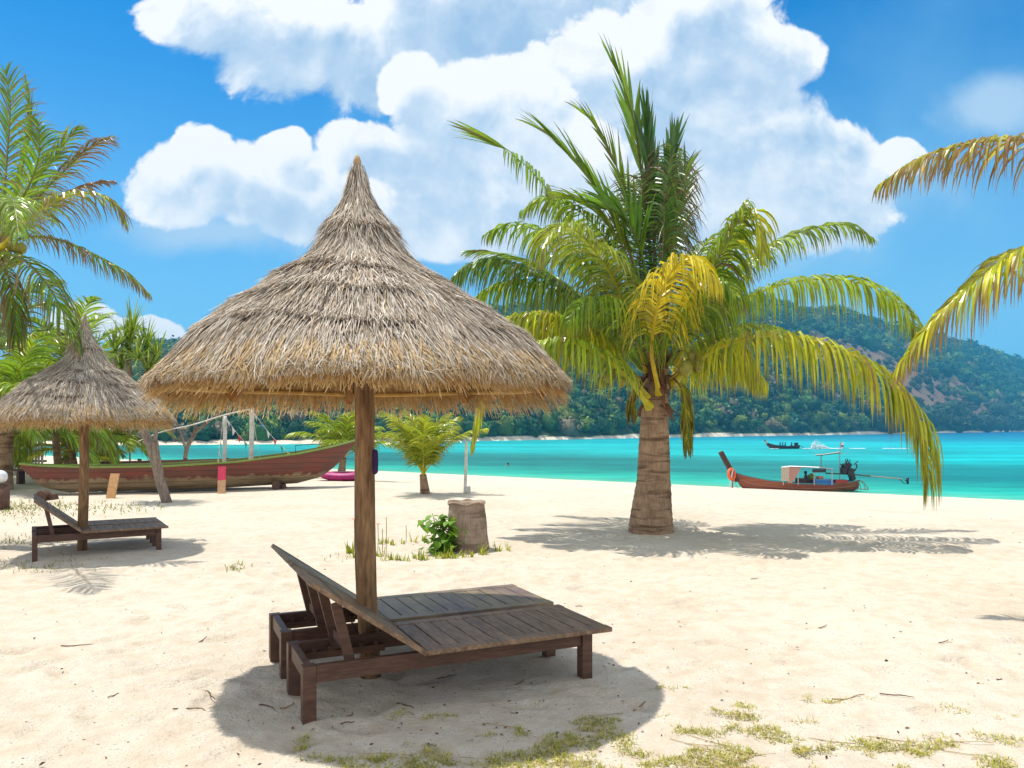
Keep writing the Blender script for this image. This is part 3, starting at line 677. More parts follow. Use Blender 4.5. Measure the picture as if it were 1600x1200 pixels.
e1 = math.atan2(.422, .906)
EX = Vector((math.cos(e1), math.sin(e1), 0)); EY = Vector((-math.sin(e1), math.cos(e1), 0))
A0 = Vector((-1.18, 4.43, 0)) - EX * .03 - EY * .03
l1 = make_lounger('brown wooden lounger nearest the viewer, with dull grey slats', 'wooden sun loungers', m_top, e1, A0)
l2 = make_lounger('brown wooden lounger behind the nearest one, with a greenish purple stained deck', 'wooden sun loungers', m_top2, e1, A0 + EY * .835 - EX * .0)
r2 = .56; EX2 = Vector((math.cos(r2), math.sin(r2), 0)); EY2 = Vector((-math.sin(r2), math.cos(r2), 0))
A2 = Vector((-6.2, 9.92, 0))
l3 = copy_tree(l1); l3.location = A2; l3.rotation_euler.z = r2; l3.scale = (.80, .80, .92); l3['label'] = 'wooden lounger in front under the smaller parasol, its back raised towards the boat'
l4 = copy_tree(l1); l4.location = A2 + EY2 * .70; l4.rotation_euler.z = r2; l4.scale = (.80, .80, .92); l4['label'] = 'wooden lounger half hidden behind the other one under the smaller parasol'
# purple bundle and chain on the near post
z_ = 1.47; b = MB(); c0 = POST + Vector((.082, -.02, z_))
for s_ in (0,):
    prof = [(.012, .085), (.024, .075), (.027, .0), (.025, -.07), (.012, -.085)]
    b.lathe(prof, c0, 14, (1, 1, 1), True)
tag(b.build('cloth_bundle', m_purple, None, c0, smooth=True), 'dark purple rolled cloth hung on the right side of the log post', 'cloth')
b = MB(); pp = []
for k in range(26):
    t = k / 25; a = -2.6 + t * 3.6
    pp.append(POST + Vector((.085 * math.cos(a), .085 * math.sin(a), .42 - .17 * math.sin(t * math.pi) + .02 * t)))
for k in range(25): b.torus((pp[k] + pp[k + 1]) / 2, .009, .0032, Matrix.Rotation((k % 2) * 1.57, 3, 'X') @ Matrix.Rotation(k * .2, 3, 'Z'), 8, 5)
tag(b.build('chain', m_black, None, POST, smooth=True), 'thin dark chain slung round the foot of the log post', 'chain')

# ------------------------------------------------------------------ palm fronds
def spline(pts, m):
    pts = [Vector(p) for p in pts]; q = [pts[0] * 2 - pts[1]] + pts + [pts[-1] * 2 - pts[-2]]; dense = []
    for i in range(1, len(q) - 2):
        p0, p1, p2, p3 = q[i - 1:i + 3]
        for k in range(12):
            t = k / 12; dense.append(.5 * ((2 * p1) + (p2 - p0) * t + (2 * p0 - 5 * p1 + 4 * p2 - p3) * t * t + (3 * p1 - p0 - 3 * p2 + p3) * t ** 3))
    dense.append(pts[-1]); ac = [0]
    for i in range(1, len(dense)): ac.append(ac[-1] + (dense[i] - dense[i - 1]).length)
    outp = []; j = 0
    for k in range(m):
        s = ac[-1] * k / (m - 1)
        while j < len(ac) - 2 and ac[j + 1] < s: j += 1
        d = ac[j + 1] - ac[j]; outp.append(dense[j].lerp(dense[j + 1], (s - ac[j]) / d if d > 0 else 0))
    return outp, ac[-1]
GREEN = (0.15, 0.30, 0.02); LIME = (0.42, 0.53, 0.024); YEL = (0.66, 0.58, 0.024); DARK = (0.07, 0.165, 0.035); BROWN = (0.20, 0.105, 0.045); STRAW = (0.40, 0.26, 0.12); OLIVE = (0.26, 0.37, 0.022)
def frond(mb, pts, n=46, L=.7, w=.034, droop=.35, c1=GREEN, c2=LIME, brown=.1, ang=(72, 22), start=.13, r0=.026, rachis=LIME, vlift=12, seed=0, roll=0.0, tuck=0.0, keep=1.0, end=1.0, lmin=.35, browncol=BROWN, segs=5, dens=1.65, wide=1.12):
    rd = random.Random(seed * 7 + 13); n = int(n * dens); w = w * wide
    path, LN = spline(pts, 44); m = len(path)
    T = [(path[min(i + 1, m - 1)] - path[max(i - 1, 0)]).normalized() for i in range(m)]
    rb = [r0 * (1 - .86 * i / (m - 1)) * (1.9 if i == 0 else 1.45 if i == 1 else 1.15 if i == 2 else 1) for i in range(m)]
    mb.tube(path, rb, 6, cols=[lerp(rachis, lerp(c1, rachis, .5), i / m) for i in range(m)])
    S0 = None
    for i in range(n):
        t = start + (end - start) * ((i + .5 + rd.uniform(-.35, .35)) / n) ; t = min(.999, max(0, t))
        f = t * (m - 1); k = int(f); p = path[k].lerp(path[min(k + 1, m - 1)], f - k); tg = T[k]
        S = tg.cross(Vector((0, 0, 1)))
        if S.length < .25: S = S0.copy() if S0 is not None else tg.cross(Vector((0, 1, 0)))
        S.normalize(); S0 = S
        if roll: S = Matrix.Rotation(roll, 3, tg) @ S
        Nn = S.cross(tg)
        u = (t - start) / max(.01, 1 - start)
        ll = L * (lmin + (1 - lmin) * math.sin(math.pi * min(1, u * .85 + .16)) ** .8) * (1 if u < .9 else 1 - (u - .9) * 2.5)
        for sg in (-1, 1):
            if rd.random() > keep: continue
            a = R(ang[0] + (ang[1] - ang[0]) * u + rd.gauss(0, 3.2)); v = R(vlift + rd.gauss(0, 5))
            d = (tg * math.cos(a) + (S * sg * math.cos(v) + Nn * math.sin(v)) * math.sin(a)).normalized()
            l = ll * rd.uniform(.82, 1.1); q = p.copy(); P_ = [q.copy()]; D_ = [d.copy()]
            g = droop * rd.choice([rd.uniform(.85, 1.12), rd.uniform(.85, 1.12), rd.uniform(.6, 1.4)])
            for s_ in range(segs):
                q = q + d * (l / segs); P_.append(q.copy()); D_.append(d.copy())
                d = (d + Vector((0, 0, -g * (.75 + .8 * s_ / segs)))).normalized()
            be = rd.gauss(0, .55); W_ = []
            for dd in D_:
                wv = tg - dd * tg.dot(dd)
                if wv.length < .1: wv = S - dd * S.dot(dd)
                wv.normalize(); W_.append(Matrix.Rotation(be, 3, dd) @ wv)
            ww = w * rd.uniform(.8, 1.15) * (.75 + .25 * math.sin(math.pi * u))
            prof = [.55, 1, .95, .75, .45, .06] if segs == 5 else [.6, 1, .7, .08]
            base = lerp(c1, c2, min(1, max(0, rd.gauss(.45, .28)))); br = brown * rd.uniform(.2, 1.9); cl = []
            vv = rd.uniform(.55, 1.35); base = tuple(x * vv for x in base)
            if rd.random() < brown * .5: base = lerp(base, browncol, rd.uniform(.4, .9))
            for s_ in range(segs + 1):
                x = s_ / segs; cl.append(lerp(base, browncol, sstep(1 - br - .12, 1 - br + .12, x) * .9 if br > 0 else 0))
            mb.strip(P_, W_, [ww * z for z in prof], cl)

def trunk_mesh(path, rad, n=20, freq=9.0, amp=.03):
    pth, LN = spline(path, 90); b = MB()
    mm = len(pth); rr = []
    for i in range(mm):
        x = i / (mm - 1) * (len(rad) - 1); k = int(min(x, len(rad) - 2)); r = rad[k] + (rad[k + 1] - rad[k]) * (x - k)
        z = pth[i].z; fr = (z * freq + .3 * math.sin(z * 3)) % 1
        rr.append(r * (1 + amp * (.5 - fr)))
    b.tube(pth, rr, n, wob=.012); return b

# --- the big coconut palm
PY = 12.67
def PP(l, Y=PY): return [P(x, y, Y + d * 1.35) for (x, y, d) in l]
pbase = G(1018, 830)
palm = thing('coconut_palm', 'stout leaning coconut palm with a shaggy upright crown in the middle of the beach', 'palm', pbase)
tb = trunk_mesh([P(1017, 838, PY), P(1018, 800, PY), P(1021, 755, PY), P(1022, 700, PY), P(1023, 650, PY), P(1026, 600, PY), P(1028, 560, PY)], [.385, .325, .272, .252, .226, .205, .17], 28)
tb.build('trunk', m_trunk, palm, pbase, smooth=True)
Q = dict
FR = [
 # right side
 (Q(n=62, L=1.05, droop=1.0, c1=OLIVE, c2=LIME, rachis=YEL, brown=.05, ang=(82, 40), start=.2), [(1055, 570, 0), (1085, 525, -.1), (1140, 482, -.2), (1205, 450, -.3), (1280, 436, -.4), (1355, 446, -.45), (1408, 480, -.45), (1440, 530, -.4)]),
 (Q(n=84, L=1.22, droop=1.35, c1=OLIVE, c2=YEL, rachis=YEL, brown=.06, ang=(84, 26), r0=.04, lmin=.6, start=.16), [(1050, 600, 0), (1085, 568, -.2), (1135, 538, -.5), (1205, 524, -.8), (1285, 537, -1.0), (1360, 572, -1.15), (1418, 628, -1.2), (1445, 690, -1.2), (1449, 745, -1.2)]),
 (Q(n=60, L=.95, droop=.75, c1=GREEN, c2=LIME, rachis=(.4, .4, .08), ang=(66, 34), r0=.035, start=.2), [(1045, 560, 0), (1075, 500, -.3), (1110, 430, -.6), (1142, 365, -.8), (1166, 318, -.9)]),
 (Q(n=50, L=.9, droop=1.0, c1=LIME, c2=YEL, rachis=(.4, .4, .08), ang=(66, 30), start=.2), [(1050, 570, .1), (1092, 500, -.1), (1130, 420, -.4), (1160, 345, -.7), (1178, 340, -.8), (1195, 400, -.9)]),
 (Q(n=56, L=.85, droop=.75, c1=DARK, c2=LIME, rachis=OLIVE, ang=(64, 26), brown=.08), [(1055, 560, .3), (1110, 470, .4), (1165, 410, .5), (1225, 372, .5), (1285, 354, .5), (1325, 352, .5), (1362, 372, .5)]),
 (Q(n=60, L=1.05, droop=1.5, c1=LIME, c2=YEL, rachis=YEL, ang=(82, 28), brown=.04), [(1050, 580, .3), (1085, 545, .3), (1120, 532, .3), (1158, 548, .3), (1184, 585, .3)]),
 (Q(n=56, L=1.0, droop=1.5, c1=LIME, c2=YEL, rachis=YEL, ang=(82, 28), brown=.06), [(1050, 605, .1), (1080, 570, .4), (1120, 555, .7), (1160, 565, .8), (1195, 595, .8)]),
 (Q(n=50, L=1.05, droop=1.3, c1=OLIVE, c2=LIME, rachis=YEL, ang=(80, 28)), [(1050, 590, .2), (1100, 535, .5), (1150, 512, .7), (1210, 515, .8), (1255, 545, .8)]),
 (Q(n=48, L=1.0, droop=1.1, c1=GREEN, c2=LIME, rachis=OLIVE, ang=(76, 30)), [(1045, 570, -.2), (1075, 505, -.5), (1105, 455, -.8), (1130, 440, -1.0), (1150, 460, -1.2)]),
 # yellow frond towards the viewer
 (Q(n=56, L=1.0, droop=1.05, c1=YEL, c2=(.75, .60, .04), rachis=(.75, .58, .04), ang=(66, 30), brown=.04, r0=.045, start=.36), [(1030, 615, -.2), (1018, 545, -.6), (1030, 470, -1.0), (1056, 415, -1.25), (1088, 408, -1.4), (1120, 438, -1.5)]),
 # hanging behind the trunk
 (Q(n=34, L=.6, droop=1.2, c1=OLIVE, c2=YEL, rachis=YEL, ang=(34, 18), brown=.25), [(1045, 590, .15), (1066, 605, .25), (1072, 640, .3), (1074, 680, .3), (1074, 700, .3)]),
 (Q(n=22, L=.45, droop=1.2, c1=OLIVE, c2=YEL, rachis=YEL, ang=(34, 18), brown=.25), [(1005, 600, .2), (992, 612, .3), (988, 632, .35), (986, 645, .35)]),
 # left side
 (Q(n=40, L=.82, droop=.75, c1=GREEN, c2=OLIVE, rachis=(.36, .38, .08), ang=(84, 70), brown=.03, w=.042, start=.22, lmin=.6), [(1005, 560, .1), (965, 470, .3), (920, 385, .5), (870, 315, .6), (825, 262, .6), (790, 236, .6)]),
 (Q(n=6, L=.95, droop=.05, c1=GREEN, c2=OLIVE, rachis=OLIVE, ang=(30, 8), start=.5, brown=.05, w=.055, r0=.012, lmin=.9), [(812, 252, .6), (796, 236, .6), (788, 232, .6), (778, 228, .6), (770, 224, .6)]),
 (Q(n=66, L=1.0, droop=.65, c1=OLIVE, c2=(.46, .46, .07), rachis=(.62, .50, .05), ang=(72, 34), brown=.05, vlift=6, start=.2), [(1010, 585, -.1), (985, 500, -.4), (955, 430, -.7), (915, 375, -1.0), (882, 352, -1.2), (856, 368, -1.35), (842, 402, -1.4)]),
 (Q(n=80, L=1.02, droop=.95, c1=DARK, c2=OLIVE, rachis=OLIVE, ang=(76, 34), brown=.04, start=.2), [(1005, 580, .2), (950, 510, .3), (885, 455, .3), (820, 422, .2), (770, 408, .1), (728, 418, 0), (702, 446, 0)]),
 (Q(n=40, L=.9, droop=.28, c1=GREEN, c2=OLIVE, rachis=OLIVE, ang=(50, 14), start=.3), [(1000, 570, .5), (930, 485, .8), (850, 425, 1.0), (780, 398, 1.1), (735, 392, 1.1)]),
 (Q(n=76, L=1.0, droop=1.4, c1=LIME, c2=YEL, rachis=YEL, ang=(82, 24), brown=.05, r0=.04, start=.2), [(1012, 622, -.15), (975, 572, -.3), (930, 533, -.4), (870, 512, -.5), (815, 522, -.5), (775, 568, -.5), (752, 630, -.5), (738, 690, -.5)]),
 (Q(n=66, L=.95, droop=1.4, c1=OLIVE, c2=LIME, rachis=YEL, ang=(84, 28), r0=.048, start=.24), [(1015, 636, -.25), (985, 596, -.5), (945, 558, -.75), (900, 536, -.9), (850, 535, -1.0), (808, 560, -1.0), (785, 610, -1.0)]),
 (Q(n=50, L=1.0, droop=1.2, c1=DARK, c2=LIME, rachis=OLIVE, ang=(80, 28)), [(1000, 575, .4), (950, 520, .9), (890, 490, 1.3), (830, 495, 1.6), (790, 530, 1.8)]),
 (Q(n=46, L=.9, droop=.9, c1=DARK, c2=OLIVE, rachis=OLIVE, ang=(76, 28)), [(1010, 570, .4), (975, 480, .9), (930, 420, 1.3), (880, 400, 1.6), (840, 410, 1.8)]),
 (Q(n=54, L=1.0, droop=1.2, c1=GREEN, c2=LIME, rachis=OLIVE, ang=(78, 28)), [(1015, 580, -.1), (990, 520, -.4), (955, 475, -.8), (915, 470, -1.1), (885, 500, -1.3)]),
 (Q(n=60, L=1.0, droop=1.1, c1=GREEN, c2=LIME, rachis=OLIVE, ang=(80, 30)), [(1000, 575, .2), (930, 500, .4), (860, 452, .5), (800, 442, .5), (750, 462, .5), (712, 505, .5)]),
 (Q(n=60, L=.95, droop=1.3, c1=OLIVE, c2=YEL, rachis=YEL, ang=(82, 28), start=.22), [(1005, 600, -.1), (950, 540, -.3), (890, 503, -.5), (830, 492, -.6), (780, 507, -.6), (742, 548, -.6)]),
 (Q(n=48, L=.95, droop=.8, c1=GREEN, c2=LIME, rachis=OLIVE, ang=(74, 34)), [(1005, 570, .1), (960, 480, .2), (905, 405, .2), (850, 365, .1), (800, 352, 0), (760, 365, 0)]),
 (Q(n=56, L=.9, droop=.8, c1=GREEN, c2=LIME, rachis=OLIVE, ang=(76, 34)), [(1010, 560, 0), (985, 450, -.1), (945, 372, -.2), (897, 325, -.3), (852, 312, -.3), (818, 328, -.3)]),
 (Q(n=50, L=.85, droop=.8, c1=DARK, c2=LIME, rachis=OLIVE, ang=(76, 34)), [(1040, 560, .2), (1068, 450, .4), (1098, 385, .6), (1135, 362, .7), (1170, 380, .7)]),
 # upright shaggy middle: half opened spears
 (Q(n=9, L=.95, droop=.02, c1=GREEN, c2=OLIVE, rachis=BROWN, ang=(16, 6), brown=.03, w=.06, r0=.045, start=.60, lmin=.8), [(1020, 560, .1), (1018, 430, .1), (1006, 300, .1), (990, 190, .1), (972, 130, .1), (958, 100, .1)]),
 (Q(n=14, L=.75, droop=.10, c1=GREEN, c2=OLIVE, rachis=STRAW, ang=(20, 12), brown=.2, w=.045, r0=.035, start=.4, lmin=.7), [(1018, 560, 0), (1008, 430, 0), (984, 320, -.1), (954, 238, -.2), (930, 196, -.2), (912, 176, -.2)]),
 (Q(n=15, L=.9, droop=.07, c1=GREEN, c2=OLIVE, rachis=STRAW, ang=(17, 10), brown=.06, w=.055, r0=.04, start=.4, lmin=.7), [(1015, 570, -.1), (1000, 450, -.2), (965, 350, -.3), (915, 270, -.4), (875, 226, -.45), (850, 206, -.5)]),
 (Q(n=11, L=.7, droop=.15, c1=OLIVE, c2=LIME, rachis=STRAW, ang=(26, 14), brown=.1, w=.045, start=.5, lmin=.7), [(1012, 520, -.2), (980, 400, -.3), (940, 340, -.4), (905, 314, -.5), (888, 306, -.5)]),
 (Q(n=20, L=.95, droop=.0, c1=(.06, .17, .035), c2=(.11, .25, .035), rachis=BROWN, ang=(11, 5), brown=.02, w=.065, r0=.05, start=.5, lmin=.7), [(1024, 570, .05), (1024, 440, .05), (1020, 320, .05), (1014, 240, .05), (1010, 180, .05)]),
 (Q(n=18, L=.8, droop=.03, c1=(.06, .17, .035), c2=(.14, .26, .035), rachis=STRAW, ang=(14, 7), brown=.05, w=.06, r0=.045, start=.5, lmin=.7), [(1030, 570, 0), (1036, 440, 0), (1042, 330, 0), (1048, 260, 0), (1056, 215, 0)]),
 (Q(n=16, L=.7, droop=.14, c1=DARK, c2=OLIVE, rachis=STRAW, ang=(24, 14), brown=.2, w=.04, start=.5, lmin=.7), [(1035, 560, -.1), (1045, 430, -.2), (1056, 340, -.3), (1066, 290, -.3), (1072, 260, -.3)]),
 (Q(n=7, L=1.0, droop=.12, c1=DARK, c2=GREEN, rachis=OLIVE, ang=(24, 12), brown=.03, w=.075, start=.4, lmin=.8), [(1015, 470, -.2), (1004, 400, -.4), (985, 350, -.6), (960, 330, -.7), (940, 325, -.7)]),
 # skirt of limp leaflets round the spears
 (Q(n=42, L=1.0, droop=.42, c1=DARK, c2=GREEN, rachis=BROWN, ang=(74, 58), brown=.22, start=.36, w=.024, lmin=.6), [(1024, 560, 0), (1022, 470, 0), (1022, 400, 0), (1022, 340, 0), (1022, 270, 0)]),
 (Q(n=42, L=1.05, droop=.45, c1=DARK, c2=OLIVE, rachis=BROWN, ang=(76, 60), brown=.2, start=.36, w=.024, lmin=.6, roll=1.2), [(1040, 560, .1), (1044, 470, .1), (1050, 400, .1), (1055, 340, .1), (1056, 290, .1)]),
 (Q(n=40, L=1.0, droop=.42, c1=DARK, c2=OLIVE, rachis=BROWN, ang=(74, 56), brown=.3, start=.36, w=.024, lmin=.6, roll=.6), [(1005, 560, -.1), (1002, 470, -.1), (1000, 400, -.1), (1002, 340, -.1), (1000, 280, -.1)]),
 (Q(n=40, L=.9, droop=.75, c1=DARK, c2=GREEN, rachis=STRAW, ang=(60, 40), brown=.3, start=.34, w=.022, lmin=.6, roll=2.2), [(1030, 540, -.2), (1032, 450, -.3), (1036, 380, -.3), (1040, 310, -.3), (1046, 250, -.3)]),
 (Q(n=44, L=.9, droop=.7, c1=DARK, c2=OLIVE, rachis=STRAW, ang=(70, 50), brown=.35, start=.5, w=.02, lmin=.6, roll=.2), [(1035, 540, 0), (1040, 450, 0), (1045, 380, 0), (1048, 300, 0), (1052, 230, 0)]),
]
for i, (kw, pts) in enumerate(FR):
    b = MB(); frond(b, PP(pts), seed=i, **kw); b.build('frond', m_leaf, palm, pbase)
# dead sheaths round the neck
for i in range(38):
    rd = random.Random(i); ph = rd.uniform(0, 2 * math.pi) if i < 16 else rd.uniform(3.5, 5.9); zc = 2.08 + rd.uniform(-.05, .75); c = P(1025, 600, PY); c.z = zc
    rr = .2; b_dir = Vector((math.cos(ph), math.sin(ph), 0))
    if i == 0: sh_b = MB()
    up = rd.random() < .55; pts = []; q = c + b_dir * (rr - .03); d = (b_dir * .6 + Vector((0, 0, 1.0 if up else -.2))).normalized()
    for k in range(6):
        pts.append(q.copy()); q = q + d * (.075 if up else .085); d = (d + Vector((0, 0, -.22 if up else -.45)) + b_dir * .12).normalized()
    wv = Vector((-math.sin(ph), math.cos(ph), rd.uniform(-.3, .3))).normalized(); w0 = rd.uniform(.09, .17)
    cl = lerp((0.25, 0.12, 0.055), (0.12, 0.06, 0.035), rd.random()); sh_b.strip(pts, wv, [w0, w0, w0 * .85, w0 * .6, w0 * .4, w0 * .1], cl)
sh_b.build('dead_sheath', m_fiber, palm, pbase)
for (x, y, d, r) in ((952, 588, -.7, .10), (971, 597, -.75, .08), (962, 578, -.5, .08), (1072, 574, -.75, .105), (1092, 571, -.7, .09), (1082, 556, -.55, .09), (943, 600, -.5, .07)):
    b = MB(); b.ball(P(x, y, PY + d), (r * .88, r * .88, r * 1.1), nu=16, nv=12); b.build('coconut', m_husk, palm, pbase, smooth=True)
for (a, bb2) in (((1000, 590, -.2), (950, 574, -.65)), ((1050, 590, -.2), (1090, 556, -.65))):
    b = MB(); q0 = P(a[0], a[1], PY + a[2]); q1 = P(bb2[0], bb2[1], PY + bb2[2]); md = (q0 + q1) / 2 + Vector((0, 0, .08))
    pth, _ = spline([q0, md, q1], 12); b.tube(pth, .018, 6, (0.3, 0.2, 0.05))
    for k in range(16):
        t = random.uniform(.3, 1); q = q0.lerp(q1, t); b.tube([q, q + Vector((random.uniform(-.15, .15), random.uniform(-.15, .1), random.uniform(-.22, .02)))], .006, 4, (0.22, 0.12, 0.05))
    b.build('fruit_stalk', m_vcm, palm, pbase)

# --- left tall palm, its trunk just outside the frame
LY = 11.4; lb = Vector((P(-75, 669, LY).x, LY, 0)); lc = (-8, 392)
pl = thing('coconut_palm', 'tall coconut palm with browned ragged fronds and nuts at the left edge', 'palm', lb)
trunk_mesh([lb + Vector((0, 0, -.1)), P(-72, 720, LY), P(-55, 600, LY), P(-32, 480, LY), P(-12, 400, LY)], [.30, .22, .19, .17, .15], 20).build('trunk', m_trunk, pl, lb, smooth=True)
kw0 = dict(n=36, L=.70, w=.025, c1=GREEN, c2=OLIVE, brown=.22, rachis=(.32, .24, .07), browncol=(.25, .15, .07))
LF = [
 (dict(droop=.2, ang=(50, 22)), [(-8, 392, 0), (5, 310, 0), (12, 230, .1), (16, 160, .1), (8, 110, .1)]),
 (dict(droop=.2, ang=(50, 22)), [(-5, 392, .2), (20, 320, .3), (38, 250, .4), (48, 190, .4), (42, 130, .4)]),
 (dict(droop=.35, ang=(58, 24)), [(0, 392, -.1), (25, 330, -.3), (50, 280, -.5), (62, 235, -.6), (60, 190, -.6)]),
 (dict(droop=.3, ang=(55, 18), brown=.3), [(0, 390, .1), (35, 320, .2), (70, 265, .3), (100, 225, .3), (122, 200, .3)]),
 (dict(droop=.35, ang=(50, 18), brown=.7, c2=STRAW), [(2, 388, .3), (55, 315, .4), (105, 262, .5), (140, 230, .5), (172, 214, .5)]),
 (dict(droop=.35, ang=(40, 14), brown=.8, c1=STRAW, c2=BROWN, L=.4), [(2, 390, .5), (60, 330, .7), (110, 300, .8), (150, 285, .8), (178, 283, .8)]),
 (dict(droop=.7, ang=(62, 22), brown=.45, c1=OLIVE, c2=LIME, rachis=YEL), [(0, 388, -.2), (40, 345, -.5), (90, 312, -.7), (140, 302, -.8), (175, 316, -.8), (194, 345, -.8)]),
 (dict(droop=.65, ang=(64, 22), brown=.5, L=.62), [(5, 385, .3), (45, 370, .4), (95, 376, .5), (150, 400, .5), (195, 425, .5), (232, 458, .5)]),
 (dict(droop=.55, ang=(58, 20), brown=.3, L=.8), [(0, 395, -.2), (35, 405, -.5), (70, 440, -.7), (100, 490, -.8), (122, 540, -.8)]),
 (dict(droop=.7, ang=(40, 18), brown=.4), [(-5, 400, -.3), (12, 430, -.5), (22, 475, -.6), (24, 530, -.6)]),
 (dict(droop=.5, c1=DARK), [(-12, 395, .3), (-60, 330, .5), (-120, 290, .6), (-190, 290, .6), (-240, 330, .6)]),
 (dict(droop=.6, c1=DARK), [(-15, 395, -.3), (-70, 370, -.8), (-130, 380, -1.2), (-180, 420, -1.5)]),
 (dict(droop=.5, c1=GREEN), [(-8, 392, -.4), (0, 340, -1.0), (10, 310, -1.5), (22, 320, -2.0), (30, 370, -2.3)]),
 (dict(droop=.4, c1=DARK), [(-10, 392, .3), (-30, 300, .6), (-50, 230, .8), (-80, 180, .9)]),
 (dict(droop=.5, c1=DARK), [(-5, 390, .5), (15, 330, 1.1), (40, 300, 1.6), (70, 310, 2.0), (85, 345, 2.3)]),
]
for i, (kw, pts) in enumerate(LF):
    b = MB(); k2 = dict(kw0); k2.update(kw); frond(b, PP(pts, LY), seed=100 + i, **k2); b.build('frond', m_leaf, pl, lb)
for (x, y, d) in ((10, 398, -.25), (24, 386, -.2), (16, 410, -.3), (33, 388, -.15), (4, 416, -.25), (28, 404, -.2), (12, 385, -.1), (-4, 405, -.3)):
    b = MB(); b.ball(P(x, y, LY + d), (.075, .075, .09)); b.build('coconut', m_husk, pl, lb, smooth=True)
b = MB()
for i in range(22):
    ph = random.uniform(0, 6.28); c = P(-10, 395, LY); dd = Vector((math.cos(ph), math.sin(ph), 0)); q = c + dd * .12; pts = []
    d = (dd * .5 + Vector((0, 0, .6))).normalized()
    for k in range(5): pts.append(q.copy()); q = q + d * .09; d = (d + Vector((0, 0, -.35))).normalized()
    b.strip(pts, Vector((-math.sin(ph), math.cos(ph), 0)), [.14, .14, .1, .06, .02], lerp((.4, .27, .16), (.2, .12, .07), random.random()))
b.build('dead_sheath', m_fiber, pl, lb)

# --- right palm: only two drooping fronds reach into the frame
RYD = 8.0; rbase = Vector((P(1890, 669, RYD).x, RYD, 0))
pr_ = thing('coconut_palm', 'coconut palm beyond the right edge whose two browned fronds hang into view', 'palm', rbase)
rc = P(1850, 300, RYD)
trunk_mesh([rbase + Vector((0, 0, -.1)), P(1888, 760, RYD), P(1878, 600, RYD), P(1862, 430, RYD), P(1850, 310, RYD)], [.24, .17, .15, .14, .13], 18).build('trunk', m_trunk, pr_, rbase, smooth=True)
kr = dict(n=62, L=.85, w=.027, c1=LIME, c2=YEL, brown=.38, rachis=(.5, .36, .05), browncol=(.30, .17, .07), ang=(58, 18), droop=.85)
for i, (kw, pts) in enumerate([
 (dict(L=.78, brown=.55, c2=(.6, .45, .1)), [(1850, 300, 0), (1780, 250, -.1), (1700, 226, -.2), (1600, 219, -.3), (1520, 224, -.35), (1440, 247, -.4), (1375, 288, -.4)]),
 (dict(L=.86, brown=.34, n=72), [(1852, 315, -.1), (1790, 350, -.3), (1720, 375, -.4), (1640, 383, -.5), (1580, 398, -.55), (1520, 443, -.6), (1455, 505, -.6), (1402, 575, -.6)]),
 (dict(), [(1855, 300, .1), (1930, 250, .3), (2020, 240, .4), (2100, 290, .5)]),
 (dict(), [(1855, 300, -.2), (1900, 330, -.7), (1960, 390, -1.1), (2000, 480, -1.3)]),
 (dict(), [(1850, 295, .3), (1830, 200, .7), (1790, 130, 1.0), (1730, 100, 1.2)]),
 (dict(), [(1850, 295, .3), (1880, 210, .6), (1920, 150, .9), (1990, 130, 1.2)]),
 (dict(), [(1850, 305, .4), (1830, 280, 1.1), (1800, 290, 1.8), (1760, 340, 2.3)]),
]):
    b = MB(); k2 = dict(kr); k2.update(kw); frond(b, PP(pts, RYD), seed=200 + i, **k2); b.build('frond', m_leaf, pr_, rbase)

# --- young palms
def rosette(name, label, base, crown, n, ln, seed, L=.5, elev=(20, 80), c1=OLIVE, c2=YEL, r=.09, sag=70, w=.03, group=None, droop=.34, cat='palm', nleaf=30, brown=.08):
    rd = random.Random(seed); base = Vector(base); crown = Vector(crown)
    root = thing(name, label, cat, base, 0, group)
    md = base.lerp(crown, .5) + Vector((rd.uniform(-.05, .05), 0, 0))
    trunk_mesh([base - Vector((0, 0, .08)), md, crown], [r * 1.3, r, r * .8], 14, 7).build('trunk', m_trunk, root, base, smooth=True)
    for i in range(n):
        az = 2 * math.pi * (i * .382 + rd.uniform(-.05, .05)); el = R(elev[0] + (elev[1] - elev[0]) * ((i + .5) / n))
        q = crown.copy(); pts = []; l = ln * rd.uniform(.8, 1.1); e = el
        for k in range(6):
            pts.append(q.copy()); q = q + Vector((math.cos(az) * math.cos(e), math.sin(az) * math.cos(e), math.sin(e))) * l / 5; e -= R(sag) / 5 * (.5 + k * .25)
        b = MB(); frond(b, pts, n=nleaf, L=L, w=w, droop=droop, c1=c1, c2=c2, rachis=YEL, r0=.02, seed=seed * 50 + i, ang=(58, 22), brown=brown, segs=3 if nleaf < 30 else 5)
        b.build('frond', m_leaf, root, base)
    return root
yg = 'young coconut palms along the beach'
rosette('young_palm', 'young bright green palm standing alone right of the log post', G(665, 772), P(661, 742, 19.6), 15, 1.9, 11, L=.62, elev=(54, 88), c1=OLIVE, c2=(.5, .5, .024), r=.11, sag=62, group=yg)
rosette('young_palm', 'young palm behind the bow of the beached boat', G(533, 741), P(537, 715, 28.3), 14, 2.3, 12, L=.85, elev=(30, 82), c1=OLIVE, c2=LIME, r=.13, sag=75, group=yg, w=.045)
rosette('young_palm', 'bushy green palm at the left edge over the globe lamp', G(4, 765), P(14, 645, 21.2), 22, 3.1, 13, L=.95, elev=(-15, 80), c1=GREEN, c2=LIME, r=.2, sag=80, group=yg, w=.055, nleaf=34)
rosette('young_palm', 'leafy green palm directly behind the smaller parasol', G(95, 752), P(85, 645, 24.5), 24, 3.0, 14, L=.95, elev=(-25, 76), c1=OLIVE, c2=LIME, r=.11, sag=85, group=yg, w=.055, nleaf=34)
